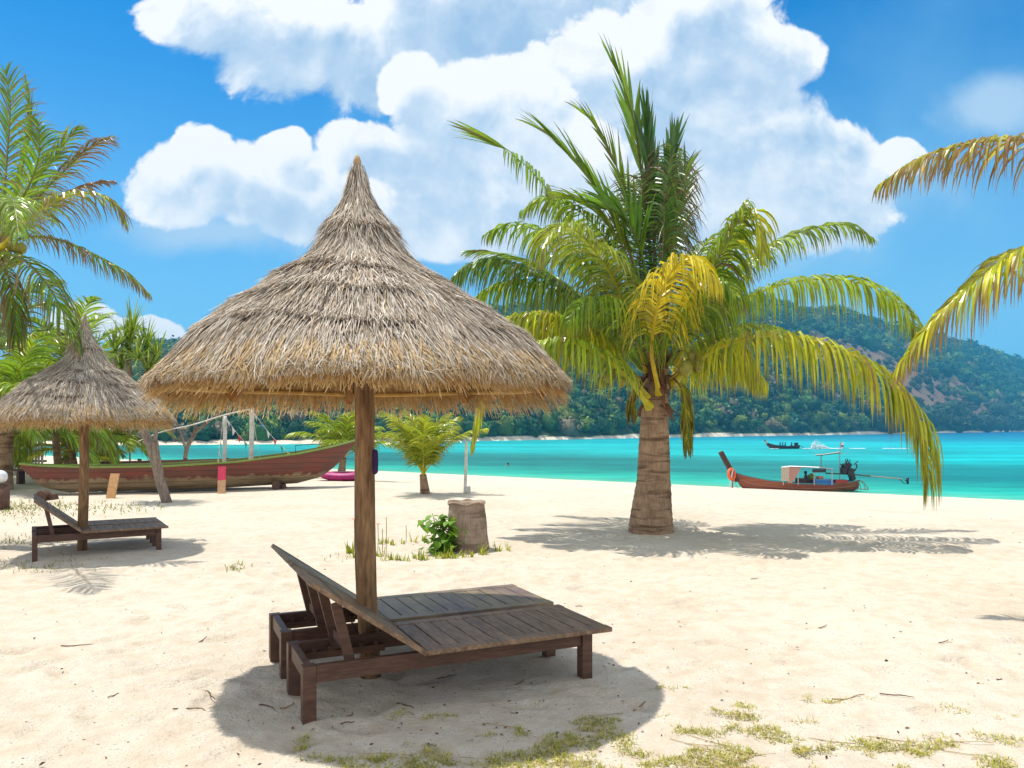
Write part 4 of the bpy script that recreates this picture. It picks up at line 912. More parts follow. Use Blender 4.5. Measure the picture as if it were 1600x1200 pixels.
rosette('young_palm', 'low yellowish palm seen under the smaller parasol behind the boat', G(115, 742), P(112, 706, 28), 16, 2.0, 15, L=.7, elev=(0, 78), c1=LIME, c2=YEL, r=.12, sag=80, group=yg, w=.05, nleaf=26)
rosette('young_palm', 'short green palm on the sand behind the white flag poles', G(172, 738), P(172, 690, 29.6), 20, 2.3, 16, L=.85, elev=(-5, 80), c1=OLIVE, c2=LIME, r=.14, sag=85, group=yg, w=.055, nleaf=26)
rosette('young_palm', 'tall feathery palm far back at the left edge', G(-40, 745), P(-20, 560, 27), 14, 4.0, 17, L=1.1, elev=(-10, 75), c1=DARK, c2=OLIVE, r=.2, sag=80, group=yg, w=.07, nleaf=30, brown=.2)
rosette('young_palm', 'feathery palm rising behind the left parasol and the fence', G(110, 738), P(112, 585, 30), 20, 3.8, 18, L=1.0, elev=(-10, 75), c1=GREEN, c2=LIME, r=.17, sag=80, group=yg, w=.07, nleaf=28)

# --- screw pine: sword leaved rosettes on a leaning trunk
sb = G(262, 785)
sp = thing('screw_pine', 'spiky screw pine with a leaning grey trunk in front of the boat', 'tree', sb)
SYD = sb.y
b = MB()
def limb(pts, r0, r1, n=9):
    pth, _ = spline([P(x, y, SYD + d) for x, y, d in pts], 16); b.tube(pth, [r0 + (r1 - r0) * i / 15 for i in range(16)], n, wob=.06)
limb([(263, 792, 0), (250, 750, 0), (238, 705, .05), (222, 665, .1), (208, 630, .2), (202, 590, .3), (200, 560, .4)], .115, .07)
limb([(250, 740, .02), (245, 715, -.1), (242, 690, -.12)], .085, .075)
limb([(224, 668, .1), (235, 640, .3), (232, 600, .5), (226, 560, .6)], .06, .045)
limb([(205, 610, .25), (185, 590, .1), (178, 560, .0)], .05, .04)
limb([(242, 690, -.12), (246, 655, 0), (252, 620, .2), (245, 575, .4)], .05, .035)
b.build('trunk', m_grey, sp, sb, smooth=True)
b = MB(); rd = random.Random(4)
for (x, y, d, n, l) in ((200, 545, .4, 70, .78), (180, 548, 0, 55, .6), (228, 545, .6, 60, .7), (246, 562, .4, 55, .6), (205, 520, .5, 60, .72), (190, 575, .6, 45, .6), (232, 580, .0, 45, .6), (216, 560, -.2, 45, .55)):
    c = P(x, y, SYD + d)
    for i in range(n):
        az = rd.uniform(0, 6.283); el = R(rd.uniform(-35, 88)); q = c.copy(); pts = []; ll = l * 1.15 * rd.uniform(.7, 1.15)
        dd = Vector((math.cos(az) * math.cos(el), math.sin(az) * math.cos(el), math.sin(el))); g = rd.uniform(.08, .35)
        D = []
        for k in range(6): pts.append(q.copy()); q = q + dd * ll / 5; D.append(dd.copy()); dd = (dd + Vector((0, 0, -g * k * .3))).normalized()
        wv = Vector((-math.sin(az), math.cos(az), 0)); w0 = rd.uniform(.035, .055)
        cc_ = lerp((.08, .19, .018), (.34, .42, .035), rd.random())
        if el < 0 and rd.random() < .5: cc_ = lerp(cc_, (.2, .13, .06), .7)
        b.strip(pts, wv, [w0, w0, w0 * .9, w0 * .7, w0 * .4, w0 * .05], cc_)
b.build('foliage', m_leaf, sp, sb)

# --- slender sparse tree behind the boat
tb_ = G(287, 742)
tr = thing('slender_tree', 'slender crooked tree with sparse leaves behind the beached boat', 'tree', tb_)
b = MB(); SYD = tb_.y
limb([(287, 745, 0), (292, 700, 0), (305, 675, 0), (303, 640, .1), (298, 610, .2), (300, 580, .3)], .09, .04)
limb([(305, 676, 0), (330, 655, -.2), (352, 640, -.3), (380, 624, -.4)], .06, .03)
limb([(292, 705, 0), (283, 680, .2), (275, 655, .4), (280, 620, .5)], .05, .025)
limb([(303, 640, .1), (320, 615, .2), (335, 600, .3)], .04, .02)
b.build('trunk', m_grey, tr, tb_, smooth=True)
b = MB()
for (x, y, d, r, n) in ((300, 598, .3, .55, 150), (318, 632, .1, .42, 110), (340, 598, .3, .5, 110), (278, 615, .5, .4, 90), (300, 655, 0, .3, 60), (325, 605, .4, .5, 100), (345, 632, -.3, .22, 40), (265, 600, .5, .4, 80)):
    c = P(x, y, tb_.y + d)
    for i in range(n):
        q = c + Vector((rd.gauss(0, r * .5), rd.gauss(0, r * .5), rd.gauss(0, r * .4))); dd = Vector((rd.gauss(0, 1), rd.gauss(0, 1), rd.gauss(-.2, .6))).normalized()
        wv = dd.cross(Vector((rd.gauss(0, 1), rd.gauss(0, 1), rd.gauss(0, 1)))).normalized(); l = rd.uniform(.1, .2)
        b.strip([q, q + dd * l * .5, q + dd * l], wv, [.015, .06, .01], lerp((.06, .12, .015), (.34, .30, .04), rd.random()))
b.build('foliage', m_broad, tr, tb_)

# ------------------------------------------------------------------ boats
def hull_shape(mbo, mbi, mbg, a, bq, sheer, keel, beam, flip=1, n=40, gw=.05, inner=.55, gcol=(1, 1, 1), deckcol=(1, 1, 1), flare=.55):
    """a, bq: world points of stern and bow on the base line; sheer/keel/beam: functions of s 0..1"""
    a = Vector(a); bq = Vector(bq); ax = (bq - a); L = ax.length; ax.normalize(); sd = ax.cross(Vector((0, 0, 1))).normalized()
    def ring(s, inset, drop, m=7):
        pts = []
        zs, zk, hb = sheer(s), keel(s), max(.015, beam(s) / 2 - inset); zk = zk + drop
        for j in range(-m, m + 1):
            t = abs(j) / m; y = hb * (t ** flare) * (1 if j >= 0 else -1); z = zk + (zs - zk) * (t ** 1.6)
            pts.append(a + ax * (s * L) + sd * y + Vector((0, 0, z)))
        return pts
    m = 7; k = 2 * m + 1
    for (mb, inset, drop, fl) in ((mbo, 0, 0, False), (mbi, .045, .05, True)):
        vs = []
        for i in range(n + 1): vs += ring(i / n, inset, drop, m)
        fs = [(i * k + j, i * k + j + 1, (i + 1) * k + j + 1, (i + 1) * k + j) for i in range(n) for j in range(k - 1)]
        mb.add(vs, [f[::-1] for f in fs] if fl else fs, deckcol if fl else (1, 1, 1))
    for sg in (-1, 1):
        pa = []
        for i in range(n + 1):
            s = i / n; pa.append(a + ax * (s * L) + sd * (sg * max(.02, beam(s) / 2 - .01)) + Vector((0, 0, sheer(s) + .012)))
        for i in range(n): mbg.beam(pa[i], pa[i + 1], gw * 1.5, gw, col=gcol)
    return a, ax, sd, L
# beached boat
bA = Vector((-12.35, 19.3, 0)); bB = Vector((-4.62, 22.7, 0))
sheer = lambda s: np.interp(s, [0, .06, .2, .4, .6, .8, .92, 1], [.80, .745, .70, .70, .78, .98, 1.17, 1.33])
keel = lambda s: np.interp(s, [0, .05, .12, .5, .80, .88, .94, 1], [.72, .22, .05, .03, .12, .28, .65, 1.28])
bm_ = lambda s: np.interp(s, [0, .08, .2, .5, .75, .9, 1], [.25, .8, 1.35, 1.6, 1.3, .7, .06])
boat = thing('beached_boat', 'long weathered red wooden boat with a green rim lying on the sand', 'boat', bA)
ho, hi_, hg = MB(), MB(), MB()
_, bax, bsd, bLn = hull_shape(ho, hi_, hg, bA, bB, sheer, keel, bm_, gw=.045, gcol=(0.20, 0.29, 0.06), deckcol=(0.20, 0.15, 0.09))
ho.build('hull', m_hull, boat, bA, smooth=True); hi_.build('inner_planking', m_vcm, boat, bA, smooth=True); hg.build('gunwale', m_vc, boat, bA)
b = MB()
for i in range(9):
    s = .08 + i * .095; c = bA + bax * (s * bLn); hw = bm_(s) / 2 - .06; b.beam(c - bsd * hw + Vector((0, 0, sheer(s) - .12)), c + bsd * hw + Vector((0, 0, sheer(s) - .12)), .2, .03, col=lerp((.30, .34, .10), (.2, .15, .09), random.random()))
b.build('thwart_boards', m_vcm, boat, bA)
b = MB()
for i in range(16):
    s = .02 + i * .012; c = bA + bax * (s * bLn); hw = bm_(s) / 2 - .05; b.beam(c - bsd * hw + Vector((0, 0, sheer(s) - .045)), c + bsd * hw + Vector((0, 0, sheer(s) - .045)), .085, .03, col=lerp((.30, .42, .05), (.36, .42, .16), random.random()))
b.build('stern_deck', m_vcm, boat, bA)
# small bow rail
b = MB(); c = bA + bax * (.80 * bLn); zz = sheer(.80)
b.tube([c - bsd * .3 + Vector((0, 0, zz - .1)), c - bsd * .3 + Vector((0, 0, zz + .22)), c - bsd * .3 + bax * .75 + Vector((0, 0, zz + .26)), c - bsd * .3 + bax * .75 + Vector((0, 0, zz + .1))], .012, 6, (.02, .02, .02))
b.build('bow_rail', m_vc, boat, bA)
# boards leaning on it
def lean_board(px0, py0, px1, py1, wpx, off, label, cols):
    Yb = G(px0, py0).y; a = P(px0, py0 + 3, Yb); t = P(px1, py1, Yb + off); b = MB(); wd = wpx / F * Yb; th = .035
    md = a.lerp(t, .52)
    up = Vector((0, -1, 0)); d = (t - a).normalized()
    for (q0, q1, c) in ((a, md, cols[0]), (md, t, cols[1])):
        y = Vector((1, 0, 0)); y = (y - d * y.dot(d)).normalized(); z = d.cross(y); rot = Matrix((d, y, z)).transposed(); b.box((q0 + q1) / 2, ((q1 - q0).length, wd, th), rot, c)
    o = b.build('plank', m_vc, None, a); tag(o, label, 'plank', 'planks leaning on the beached boat')
lean_board(172, 779, 180, 740, 14, .22, 'pale orange bare plank leaning against the boat hull', [(.5, .27, .11), (.52, .29, .13)])
lean_board(346, 771, 347, 729, 12, .18, 'plank with a pink upper half leaning against the boat hull', [(.5, .3, .17), (.6, .05, .11)])
# chocks under the hull
for (px, py, lb_) in ((62, 783, 'dark wooden chock under the stern of the beached boat'), (430, 765, 'dark low timber chock under the bow of the beached boat')):
    g = G(px, py); b = MB(); b.tube([g + Vector((-.06, .35, .1)), g + Vector((.02, .0, .12))], [.13, .12], 10, wob=.08); b.box(g + Vector((.05, .3, .05)), (.3, .3, .16), None, (1, 1, 1), .8)
    tag(b.build('chock', m_wood, None, g), lb_, 'chock', 'chocks under the beached boat')
# poles in the boat with strings of pennants
poles = []
for (x, yb, yt, Y, r, lb_) in ((350, 745, 650, 21.6, .055, 'thinner whitewashed pole standing in the beached boat'), (392, 742, 640, 22.0, .068, 'thicker whitewashed pole standing in the beached boat, nearer its bow')):
    a = P(x - .5, yb, Y); t = P(x + 1.5, yt, Y); b = MB(); pth, _ = spline([a, (a + t) / 2 + Vector((.015, 0, 0)), t], 9); b.tube(pth, r, 9, wob=.06)
    tag(b.build('whitewashed_pole', m_white, None, a, smooth=True), lb_, 'pole', 'whitewashed poles in the beached boat'); poles.append(t)
b = MB(); a = poles[1]; mid = poles[0] + Vector((0, 0, .03)); pth, _ = spline([a + Vector((.06, 0, .03)), mid, P(300, 664, 21.0), P(255, 674, 20.8), P(215, 690, 20.6)], 24)
b.tube(pth, [.024 - .0005 * i for i in range(24)], 7, (1, 1, 1), wob=.1)
tag(b.build('driftwood_branch', m_white, None, a, smooth=True), 'pale crooked branch laid across the tops of the whitewashed poles', 'branch')
FC = [(.75, .73, .7), (.6, .06, .08), (.05, .18, .5), (.05, .4, .25), (.7, .6, .1)]
def pennants(q0, q1, label, n, seq):
    root = thing('pennant_string', label, 'bunting', q0, 0, 'strings of little pennants on the boat poles'); b = MB(); pts = []
    for i in range(13):
        t = i / 12; pts.append(q0.lerp(q1, t) + Vector((0, 0, -.10 * math.sin(math.pi * t))))
    b.tube(pts, .007, 5, (.7, .68, .62)); b.build('cord', m_vc, root, q0)
    for i in range(n):
        t = (i + .5) / n; p = q0.lerp(q1, t) + Vector((0, 0, -.10 * math.sin(math.pi * t))); d = (q1 - q0).normalized(); f = MB(); c = FC[seq[i % len(seq)]]
        s_ = .10; a1, a2 = p - d * s_ * .7, p + d * s_ * .7; tip = p + Vector((random.uniform(-.03, .05), random.uniform(-.06, .06), -.19)); nn = Vector((0, .004, 0))
        f.add([a1 - nn, a2 - nn, tip - nn, a1 + nn, a2 + nn, tip + nn], [(0, 2, 1), (3, 4, 5), (0, 1, 4, 3), (1, 2, 5, 4), (2, 0, 3, 5)], c); f.build('pennant', m_vc, root, q0)
pennants(poles[1], P(455, 711, 22.1), 'pennant string running from the thicker pole down to the bow rim', 6, [0, 2, 0, 1, 3, 4])
pennants(poles[0], P(397, 702, 21.9), 'pennant string running from the thinner pole to the foot of the thicker one', 5, [0, 0, 1, 3, 0])
pennants(poles[0] + Vector((-.05, 0, 0)), P(340, 722, 21.5), 'short pennant string hanging straight down the thinner pole', 5, [0, 1, 3, 0, 4])
pennants(poles[1] + Vector((.02, 0, -.05)), P(406, 714, 22.0), 'short pennant string hanging beside the thicker pole', 4, [0, 3, 0, 4])
# magenta kayak behind the bow
kb = G(537, 751); b = MB(); 
for i in range(1):
    m = 24; n = 14; vs = []
    for j in range(m + 1):
        s = j / m * 2 - 1; ww = .36 * (1 - abs(s) ** 2.4) + .004; hh = .24 * (1 - abs(s) ** 3) + .02; up_ = .10 * s * s
        for k in range(n): an = 2 * math.pi * k / n; vs.append(kb + Vector((s * .93, ww * math.cos(an), .13 + up_ + (hh * .62) * math.sin(an))))
    b.add(vs, [(j * n + k, j * n + (k + 1) % n, (j + 1) * n + (k + 1) % n, (j + 1) * n + k) for j in range(m) for k in range(n)])
o = thing('kayak', 'magenta kayak on the sand behind the bow of the beached boat', 'kayak', kb)
b.build('hull', m_mag, o, kb, smooth=True); b = MB(); b.torus(kb + Vector((0, 0, .28)), .24, .02, Matrix.Diagonal((1.5, .8, 1)), 24, 6); b.build('cockpit_rim', m_black, o, kb, smooth=True)

# near long-tail boat
def longtail(label, cx_, Yb, bow_px, stern_px, sc):
    """bow to the left; local x runs from bow (0) to stern"""
    x0 = (bow_px - 800) / F * Yb; x1 = (stern_px - 800) / F * Yb
    root = thing('longtail_boat', label, 'boat', (x0, Yb, SEA)); O = Vector((x0, Yb, SEA)); Ln = x1 - x0
    she = lambda s: np.interp(s, [0, .1, .25, .45, .7, .9, 1], [1.42, 1.15, .86, .64, .56, .68, .84]) * sc
    kee = lambda s: np.interp(s, [0, .06, .14, .5, .9, 1], [1.2, .3, -.15, -.3, -.2, .1]) * sc
    be = lambda s: np.interp(s, [0, .1, .3, .55, .8, 1], [.10, .65, 1.3, 1.65, 1.35, .75]) * sc
    return root, O, Ln, she, kee, be
NY = 57.0; NB = lambda px, py, d=0: P(px, py, NY + d)
root, O, Ln, she, kee, be = longtail('brown long-tail boat with an orange lifebuoy moored at the edge of the beach', 0, NY, 1146, 1345, 1.0)
ho, hi_, hg = MB(), MB(), MB()
hull_shape(ho, hi_, hg, O, O + Vector((Ln, .6, 0)), she, kee, be, gw=.07, gcol=(.06, .26, .30), deckcol=(.16, .06, .035))
ho.build('hull', m_hull2, root, O, smooth=True); hi_.build('inner_planking', m_vc, root, O, smooth=True); hg.build('gunwale', m_vc, root, O)
b = MB()
for sg in (-1, 1):
    pa = []
    for i in range(30):
        s_ = .07 + .9 * i / 29; t_ = .72; zz = kee(s_) + (she(s_) - kee(s_)) * t_ ** 1.6; pa.append(O + Vector((s_ * Ln, .6 * s_, zz)) + Vector((0, sg * (be(s_) / 2 * t_ ** .55 + .012), 0)))
    b.tube(pa, .028, 5, (.42, .19, .10))
b.build('rubbing_strake', m_vc, root, O)
b = MB(); b.beam(NB(1151, 752), NB(1126, 706), .3, .52, up=(0, 1, 0), col=(.085, .042, .028)); b.build('prow', m_vcm, root, O, bevel=.02)
lb2 = thing('lifebuoy', 'orange lifebuoy hung on the prow of the moored long-tail boat', 'lifebuoy', NB(1143, 741, -.5)); b = MB()
b.torus(NB(1143, 741, -.6), .38, .11, Matrix.Rotation(R(42), 3, 'Z') @ Matrix.Rotation(R(84), 3, 'X'), 32, 12, colf=lambda a: (.75, .12, .02))
b.build('ring', m_orange, lb2, NB(1143, 741, -.5), smooth=True)
b = MB(); b.tube([NB(1145, 733, -.55), NB(1143, 745, -.6), NB(1141, 756, -.6), NB(1140, 768, -.6)], .05, 6, (.7, .65, .6)); b.tube([NB(1147, 735, -.5), NB(1145, 750, -.6), NB(1144, 766, -.6)], .045, 6, (.45, .06, .05))
b.build('garland', m_vc, lb2, NB(1143, 741, -.5))
b = MB(); b.tube([NB(1147, 750, -.4), NB(1150, 758, -.5), NB(1154, 766, -.6)], .025, 5, (.5, .4, .3)); b.build('mooring_rope', m_vc, root, O)
# cabin
b = MB()
for px in (1224, 1247, 1272, 1300):
    for d in (-.55, .65): b.tube([NB(px, 758, d), NB(px, 731, d)], .03, 6, (.55, .5, .45))
b.build('canopy_posts', m_vc, root, O)
b = MB(); pts = [(1221, 730.5), (1235, 729), (1262, 730), (1285, 731), (1302, 734)]; vs = []
for (x, y) in pts:
    for d in (-.85, -.4, .2, .85): q = NB(x, y, d); q.z += .07 * (1 - (d / .85) ** 2); vs.append(q)
vs2 = [v + Vector((0, 0, -.05)) for v in vs]; n = 4
fs = [(i * n + j, i * n + j + 1, (i + 1) * n + j + 1, (i + 1) * n + j) for i in range(4) for j in range(3)]
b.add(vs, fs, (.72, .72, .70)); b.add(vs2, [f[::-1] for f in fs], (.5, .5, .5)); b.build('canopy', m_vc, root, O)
b = MB()
for i in range(9):
    for j in range(5):
        a = NB(1222 + i * 0 + j * 2.4 - .3 * i * 0, 731 + i * 2.4, -.9); b.box(a, (.10, .03, .10), None, (.62, .55, .40) if (i + j) % 2 == 0 else (.45, .28, .2))
b.build('lattice_screen', m_vc, root, O)
b = MB(); b.add([NB(1233, 730, -.92), NB(1252, 731, -.92), NB(1243, 746, -.9), NB(1238, 755, -.9), NB(1231, 755, -.9)], [(0, 4, 3, 2, 1)], (.42, .21, .17))
b.add([NB(1233, 730, -.88), NB(1252, 731, -.88), NB(1243, 746, -.86), NB(1238, 755, -.86), NB(1231, 755, -.86)], [(0, 1, 2, 3, 4)], (.42, .21, .17)); b.build('draped_cloth', m_vc, root, O)
b = MB(); b.box(NB(1280, 735.5, -.86), (1.0, .03, .26), None, (.03, .03, .035)); b.build('dark_panel', m_vc, root, O)
b = MB(); b.box(NB(1284, 753, 0), (1.45, .7, .42), None, (.03, .15, .42)); b.box(NB(1284, 749, 0), (1.5, .75, .05), None, (.1, .3, .55)); b.build('blue_locker', m_vc, root, O, bevel=.02)
b = MB(); b.box(NB(1281, 746.5, .1), (.4, .4, .25), None, (.5, .2, .12)); b.ball(NB(1268, 745, 0), (.28, .25, .22), (.14, .2, .05), jit=.2); b.box(NB(1252, 752, 0), (.7, .6, .45), None, (.05, .02, .02)); b.box(NB(1312, 752, 0), (.9, .7, .25), None, (.3, .04, .03)); b.build('cargo', m_vc, root, O)
# seated helmsman, low in the cabin
def seated_person(name, label, base, h, shirt, hair=(.012, .01, .01), face=1.0, group=None, parent=None):
    rt = thing(name, label, 'person', base, 0, group); b = Vector(base); skin = (.22, .11, .06)
    vsn = [(0, 0, .05), (0, 0, .28), (0, 0, .48), (0, 0, .57), (0, 0, .66), (0, 0, .75), (.1, .09, .08), (-.0, .38 * 0 + .1, .08), (.40, .1, .16), (.42, .1, -.1), (.40, -.1, .16), (.42, -.1, -.1), (0, .19, .48), (.1, .22, .28), (.28, .16, .22), (0, -.19, .48), (.1, -.22, .28), (.28, -.16, .22)]
    me = bpy.data.meshes.new('body'); ed = [(0, 1), (1, 2), (2, 3), (3, 4), (4, 5), (0, 8), (8, 9), (0, 10), (10, 11), (2, 12), (12, 13), (13, 14), (2, 15), (15, 16), (16, 17)]
    used = sorted(set(i for e in ed for i in e)); mp = {u: i for i, u in enumerate(used)}
    me.from_pydata([(vsn[u][0] * face * h, vsn[u][1] * h, vsn[u][2] * h) for u in used], [], [(mp[a], mp[c]) for a, c in ed])
    ob = bpy.data.objects.new('body', me); C.objects.link(ob); ob.parent = rt; me.materials.append(shirt)
    md = ob.modifiers.new('skin', 'SKIN'); rr = {0: .13, 1: .13, 2: .14, 3: .06, 4: .085, 5: .08, 8: .075, 9: .055, 10: .075, 11: .055, 12: .06, 13: .045, 14: .035, 15: .06, 16: .045, 17: .035}
    for u in used: me.skin_vertices[0].data[mp[u]].radius = (rr[u] * h, rr[u] * h)
    me.skin_vertices[0].data[0].use_root = True
    ob.modifiers.new('sub', 'SUBSURF').render_levels = 1
    hb = MB(); hb.ball((-.015 * face * h, 0, .735 * h), (.105 * h, .1 * h, .105 * h), hair, 12, 8); hb.build('hair', m_vc, rt, smooth=True)
    return rt
m_shirt1 = mat('dark_shirt', (.05, .035, .04), rough=.9, ns=6, amt=.2); m_shirt2 = mat('blue_shirt', (.02, .10, .25), rough=.9, ns=6, amt=.2)
seated_person('person', 'person in a dark shirt sitting low under the canopy of the moored boat', NB(1259, 756, -.15), 1.15, m_shirt1)
# upper sunshade and flag mast
b = MB(); vs = []
for (x, y) in ((1274, 711), (1285, 710.5), (1296, 709), (1312, 706.5)):
    for d in (-.7, 0, .7): q = NB(x, y, d); q.z += .05 * (1 - abs(d) / .7); vs.append(q)
fs = [(i * 3 + j, i * 3 + j + 1, (i + 1) * 3 + j + 1, (i + 1) * 3 + j) for i in range(3) for j in range(2)]
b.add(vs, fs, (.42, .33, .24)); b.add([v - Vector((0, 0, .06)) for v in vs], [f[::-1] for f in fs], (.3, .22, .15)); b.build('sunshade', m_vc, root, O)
b = MB(); b.tube([NB(1283, 731, 0), NB(1283, 710, 0)], .035, 6, (.2, .17, .14)); b.tube([NB(1312, 757, 0), NB(1312, 706, 0), NB(1314, 690, 0)], .03, 6, (.3, .26, .22)); b.tube([NB(1298, 709, 0), NB(1322, 708, 0)], .02, 5, (.3, .26, .22)); b.build('mast', m_vc, root, O)
b = MB(); fv = []
for i in range(7):
    z = i / 6; q = NB(1313 + 1.2 * z, 700 - 9 * z, -.05); fv += [q + Vector((.02, -.05 * math.sin(z * 5), 0)), q + Vector((.20 + .05 * math.sin(z * 6), .05 * math.sin(z * 5 + 1), -.05))]
b.add(fv, [(2 * i, 2 * i + 1, 2 * i + 3, 2 * i + 2) for i in range(6)], [FCc for i in range(7) for FCc in [((.6, .05, .06), (.7, .7, .7), (.03, .05, .25), (.03, .05, .25), (.7, .7, .7), (.6, .05, .06), (.7, .7, .7))[i]] * 2]); b.build('flag', m_vc, root, O)
# engine on its pivot with the long shaft
en = MB(); rd = random.Random(9)
for (x, y, sx_, sy_) in ((1322, 731, .55, .6), (1328, 737, .5, .6), (1318, 735, .35, .45), (1331, 745, .35, .5), (1326, 726, .3, .25)): en.box(NB(x, y, rd.uniform(-.15, .15)), (sx_ * .9, .5, sy_ * .9), Matrix.Rotation(rd.uniform(-.4, .4), 3, 'Y'), (.02, .02, .02))
for i in range(12):
    q = NB(rd.uniform(1316, 1334), rd.uniform(724, 742), rd.uniform(-.3, .3)); en.tube([q, q + Vector((rd.uniform(-.3, .3), rd.uniform(-.2, .2), rd.uniform(0, .45)))], .035, 6, (.03, .028, .026))
en.tube([NB(1330, 737), NB(1336, 735), NB(1339, 729), NB(1338, 725)], .05, 7, (.03, .028, .026)); en.tube([NB(1328, 728), NB(1328, 718)], .03, 6, (.03, .03, .03))
en.build('engine', m_black, root, O)
b = MB(); b.tube([NB(1290, 739.5), NB(1330, 741), NB(1360, 744)], .055, 7, (.06, .09, .075)); b.tube([NB(1330, 741), NB(1410, 748.5)], .04, 7, (.35, .28, .2)); b.tube([NB(1405, 748), NB(1412, 755), NB(1420, 755), NB(1419, 749)], .03, 6, (.04, .04, .04)); b.build('drive_shaft', m_vc, root, O)
b = MB()
for k in range(3): 
    a = k * 2.094 + .4; c = NB(1417, 750.5); b.beam(c, c + Vector((.06, .22 * math.cos(a), .28 * math.sin(a) + .0)), .12, .04, up=(1, .3, 0), col=(.03, .03, .03))
b.ball(NB(1417, 750.5), .11, (.03, .03, .03)); b.build('propeller', m_black, root, O)
b = MB()
for pts in ([(1342, 750), (1350, 754), (1356, 762), (1356, 765)], [(1340, 752), (1344, 758), (1345, 765)], [(1338, 764), (1357, 765)], [(1346, 753), (1351, 758), (1352, 765)]): b.tube([NB(x, y) for x, y in pts], .03, 6, (.25, .2, .14))
b.build('stern_frame', m_vc, root, O)

# far long-tail under way
FY = 176.0; FB = lambda px, py, d=0: P(px, py, FY + d)
root, O, Ln, she, kee, be = longtail('dark long-tail boat far out under way with passengers', 0, FY, 1198, 1249, .95)
ho, hi_, hg = MB(), MB(), MB()
hull_shape(ho, hi_, hg, O, O + Vector((Ln, 0, 0)), she, kee, be, n=24, gw=.08, gcol=(.10, .05, .05), deckcol=(.08, .04, .03))
m_hull3 = hull_mat('dark_hull', (.10, .035, .03), (.05, .02, .025), (.04, .03, .03), 0.1, 3.0)
ho.build('hull', m_hull3, root, O, smooth=True); hi_.build('inner_planking', m_vc, root, O, smooth=True); hg.build('gunwale', m_vc, root, O)
b = MB(); b.beam(FB(1200, 697), FB(1194.5, 687), .25, .3, up=(0, 1, 0), col=(.16, .08, .07)); b.box(FB(1197, 691), (.5, .5, .6), None, (.6, .5, .45)); b.build('prow', m_vc, root, O)
b = MB(); b.box(FB(1244, 694.3), (.7, .6, .8), None, (.02, .02, .025)); b.tube([FB(1244, 695), FB(1251, 697), FB(1257, 699.5)], .06, 6, (.05, .05, .05)); b.build('engine', m_black, root, O)
for i, (px, lb3) in enumerate(((1219, 'foremost blue passenger in the far moving boat'), (1223, 'second blue passenger from the bow in the far moving boat'), (1227, 'third passenger from the bow in the far moving boat'), (1237, 'passenger nearest the engine in the far moving boat'))):
    seated_person('person', lb3, FB(px, 699.5), 1.5, m_shirt2 if i < 3 else m_shirt1, face=-1, group='people in the far moving boat')
# wake: foam on the water and the plume thrown up by the propeller
wk = MB(); rd = random.Random(21)
for i in range(1150):
    if i < 560:
        t = rd.random() ** 1.4; px = 1268 + 44 * t; h = (max(0, 1 - abs(t - .18) * 1.6) ** 2) * 2.3 * rd.random() ** 1.7; q = FB(px, 701, rd.uniform(-1, 1)); q.z = SEA + h; s = rd.uniform(.03, .13) * (1.2 - h / 3)
    else:
        px = rd.choice([rd.uniform(1255, 1316), rd.uniform(1255, 1316), rd.uniform(1328, 1352), rd.uniform(1380, 1420), rd.uniform(1203, 1216)]); q = FB(px, 701, rd.gauss(0, .5)); q.z = SEA + .04; s = rd.uniform(.08, .22)
    ph = rd.uniform(0, 6.28); wk.ball(q, (s * 1.6, s * 1.2, s * (.9 if i < 560 else .35)), (1, 1, 1), 6, 4)
tag(wk.build('boat_wake', m_foam, None, O, smooth=True), 'white spray and foam trail behind the far moving boat', 'wake', kind='stuff')
# swimmer
sw = G(794, 728, SEA); sp_ = thing('person', 'lone swimmer whose dark head shows above the water', 'person', sw); b = MB()
b.lathe([(.26, -.25), (.24, -.05), (.17, .05), (.07, .09), (.065, .14), (.10, .2), (.115, .28), (.10, .36), (.05, .41), (.0, .42)], sw, 14, (.18, .09, .05)); b.build('body', m_vc, sp_, sw, smooth=True)
b = MB(); b.ball(sw + Vector((0, .02, .32)), (.125, .125, .125), (.012, .01, .01)); b.build('hair', m_vc, sp_, sw, smooth=True)

# ------------------------------------------------------------------ beach bits
# signpost-like white stake near the water
g = G(727, 772); st_ = thing('white_stake', 'lone white wooden stake standing near the water', 'stake', g); b = MB()
b.beam(g + Vector((-.01, 0, -.1)), P(729, 690, g.y), .075, .075, up=(0, 1, 0)); b.build('post', m_white, st_, g, bevel=.006); b = MB(); b.box(g + Vector((.09, -.03, .09)), (.09, .1, .22)); b.build('foot_block', m_white, st_, g)
# globe lamp
g = G(4, 797); gl = thing('globe_lamp', 'white globe lamp on a short dark post at the left edge', 'lamp', g); b = MB(); b.tube([g + Vector((0, 0, -.1)), P(4, 757, g.y)], .13, 12); b.build('post', m_wood, gl, g, smooth=True); b = MB(); b.ball(P(0, 745, g.y), .14, nu=20, nv=14); b.build('globe', m_globe, gl, g, smooth=True)
# picket fence and hut posts behind the palms on the left
fg = Vector((P(-10, 669, 28).x, 28, 0)); fe = thing('picket_fence', 'tall whitish picket fence at the left edge behind the palms', 'fence', fg); b = MB()
for i in range(17):
    x = fg.x + i * .11; h = random.uniform(1.7, 2.0); b.box((x, 28 + random.uniform(-.02, .02), h / 2 - .1), (.075, .025, h + .2), None, lerp((.55, .52, .48), (.35, .31, .27), random.random()))
b.build('pickets', m_vcm, fe, fg); b = MB()
for z in (.5, 1.5): b.beam((fg.x - .1, 28.05, z), (fg.x + 1.9, 28.05, z), .04, .08, col=(.3, .26, .22))
b.build('rails', m_vcm, fe, fg)
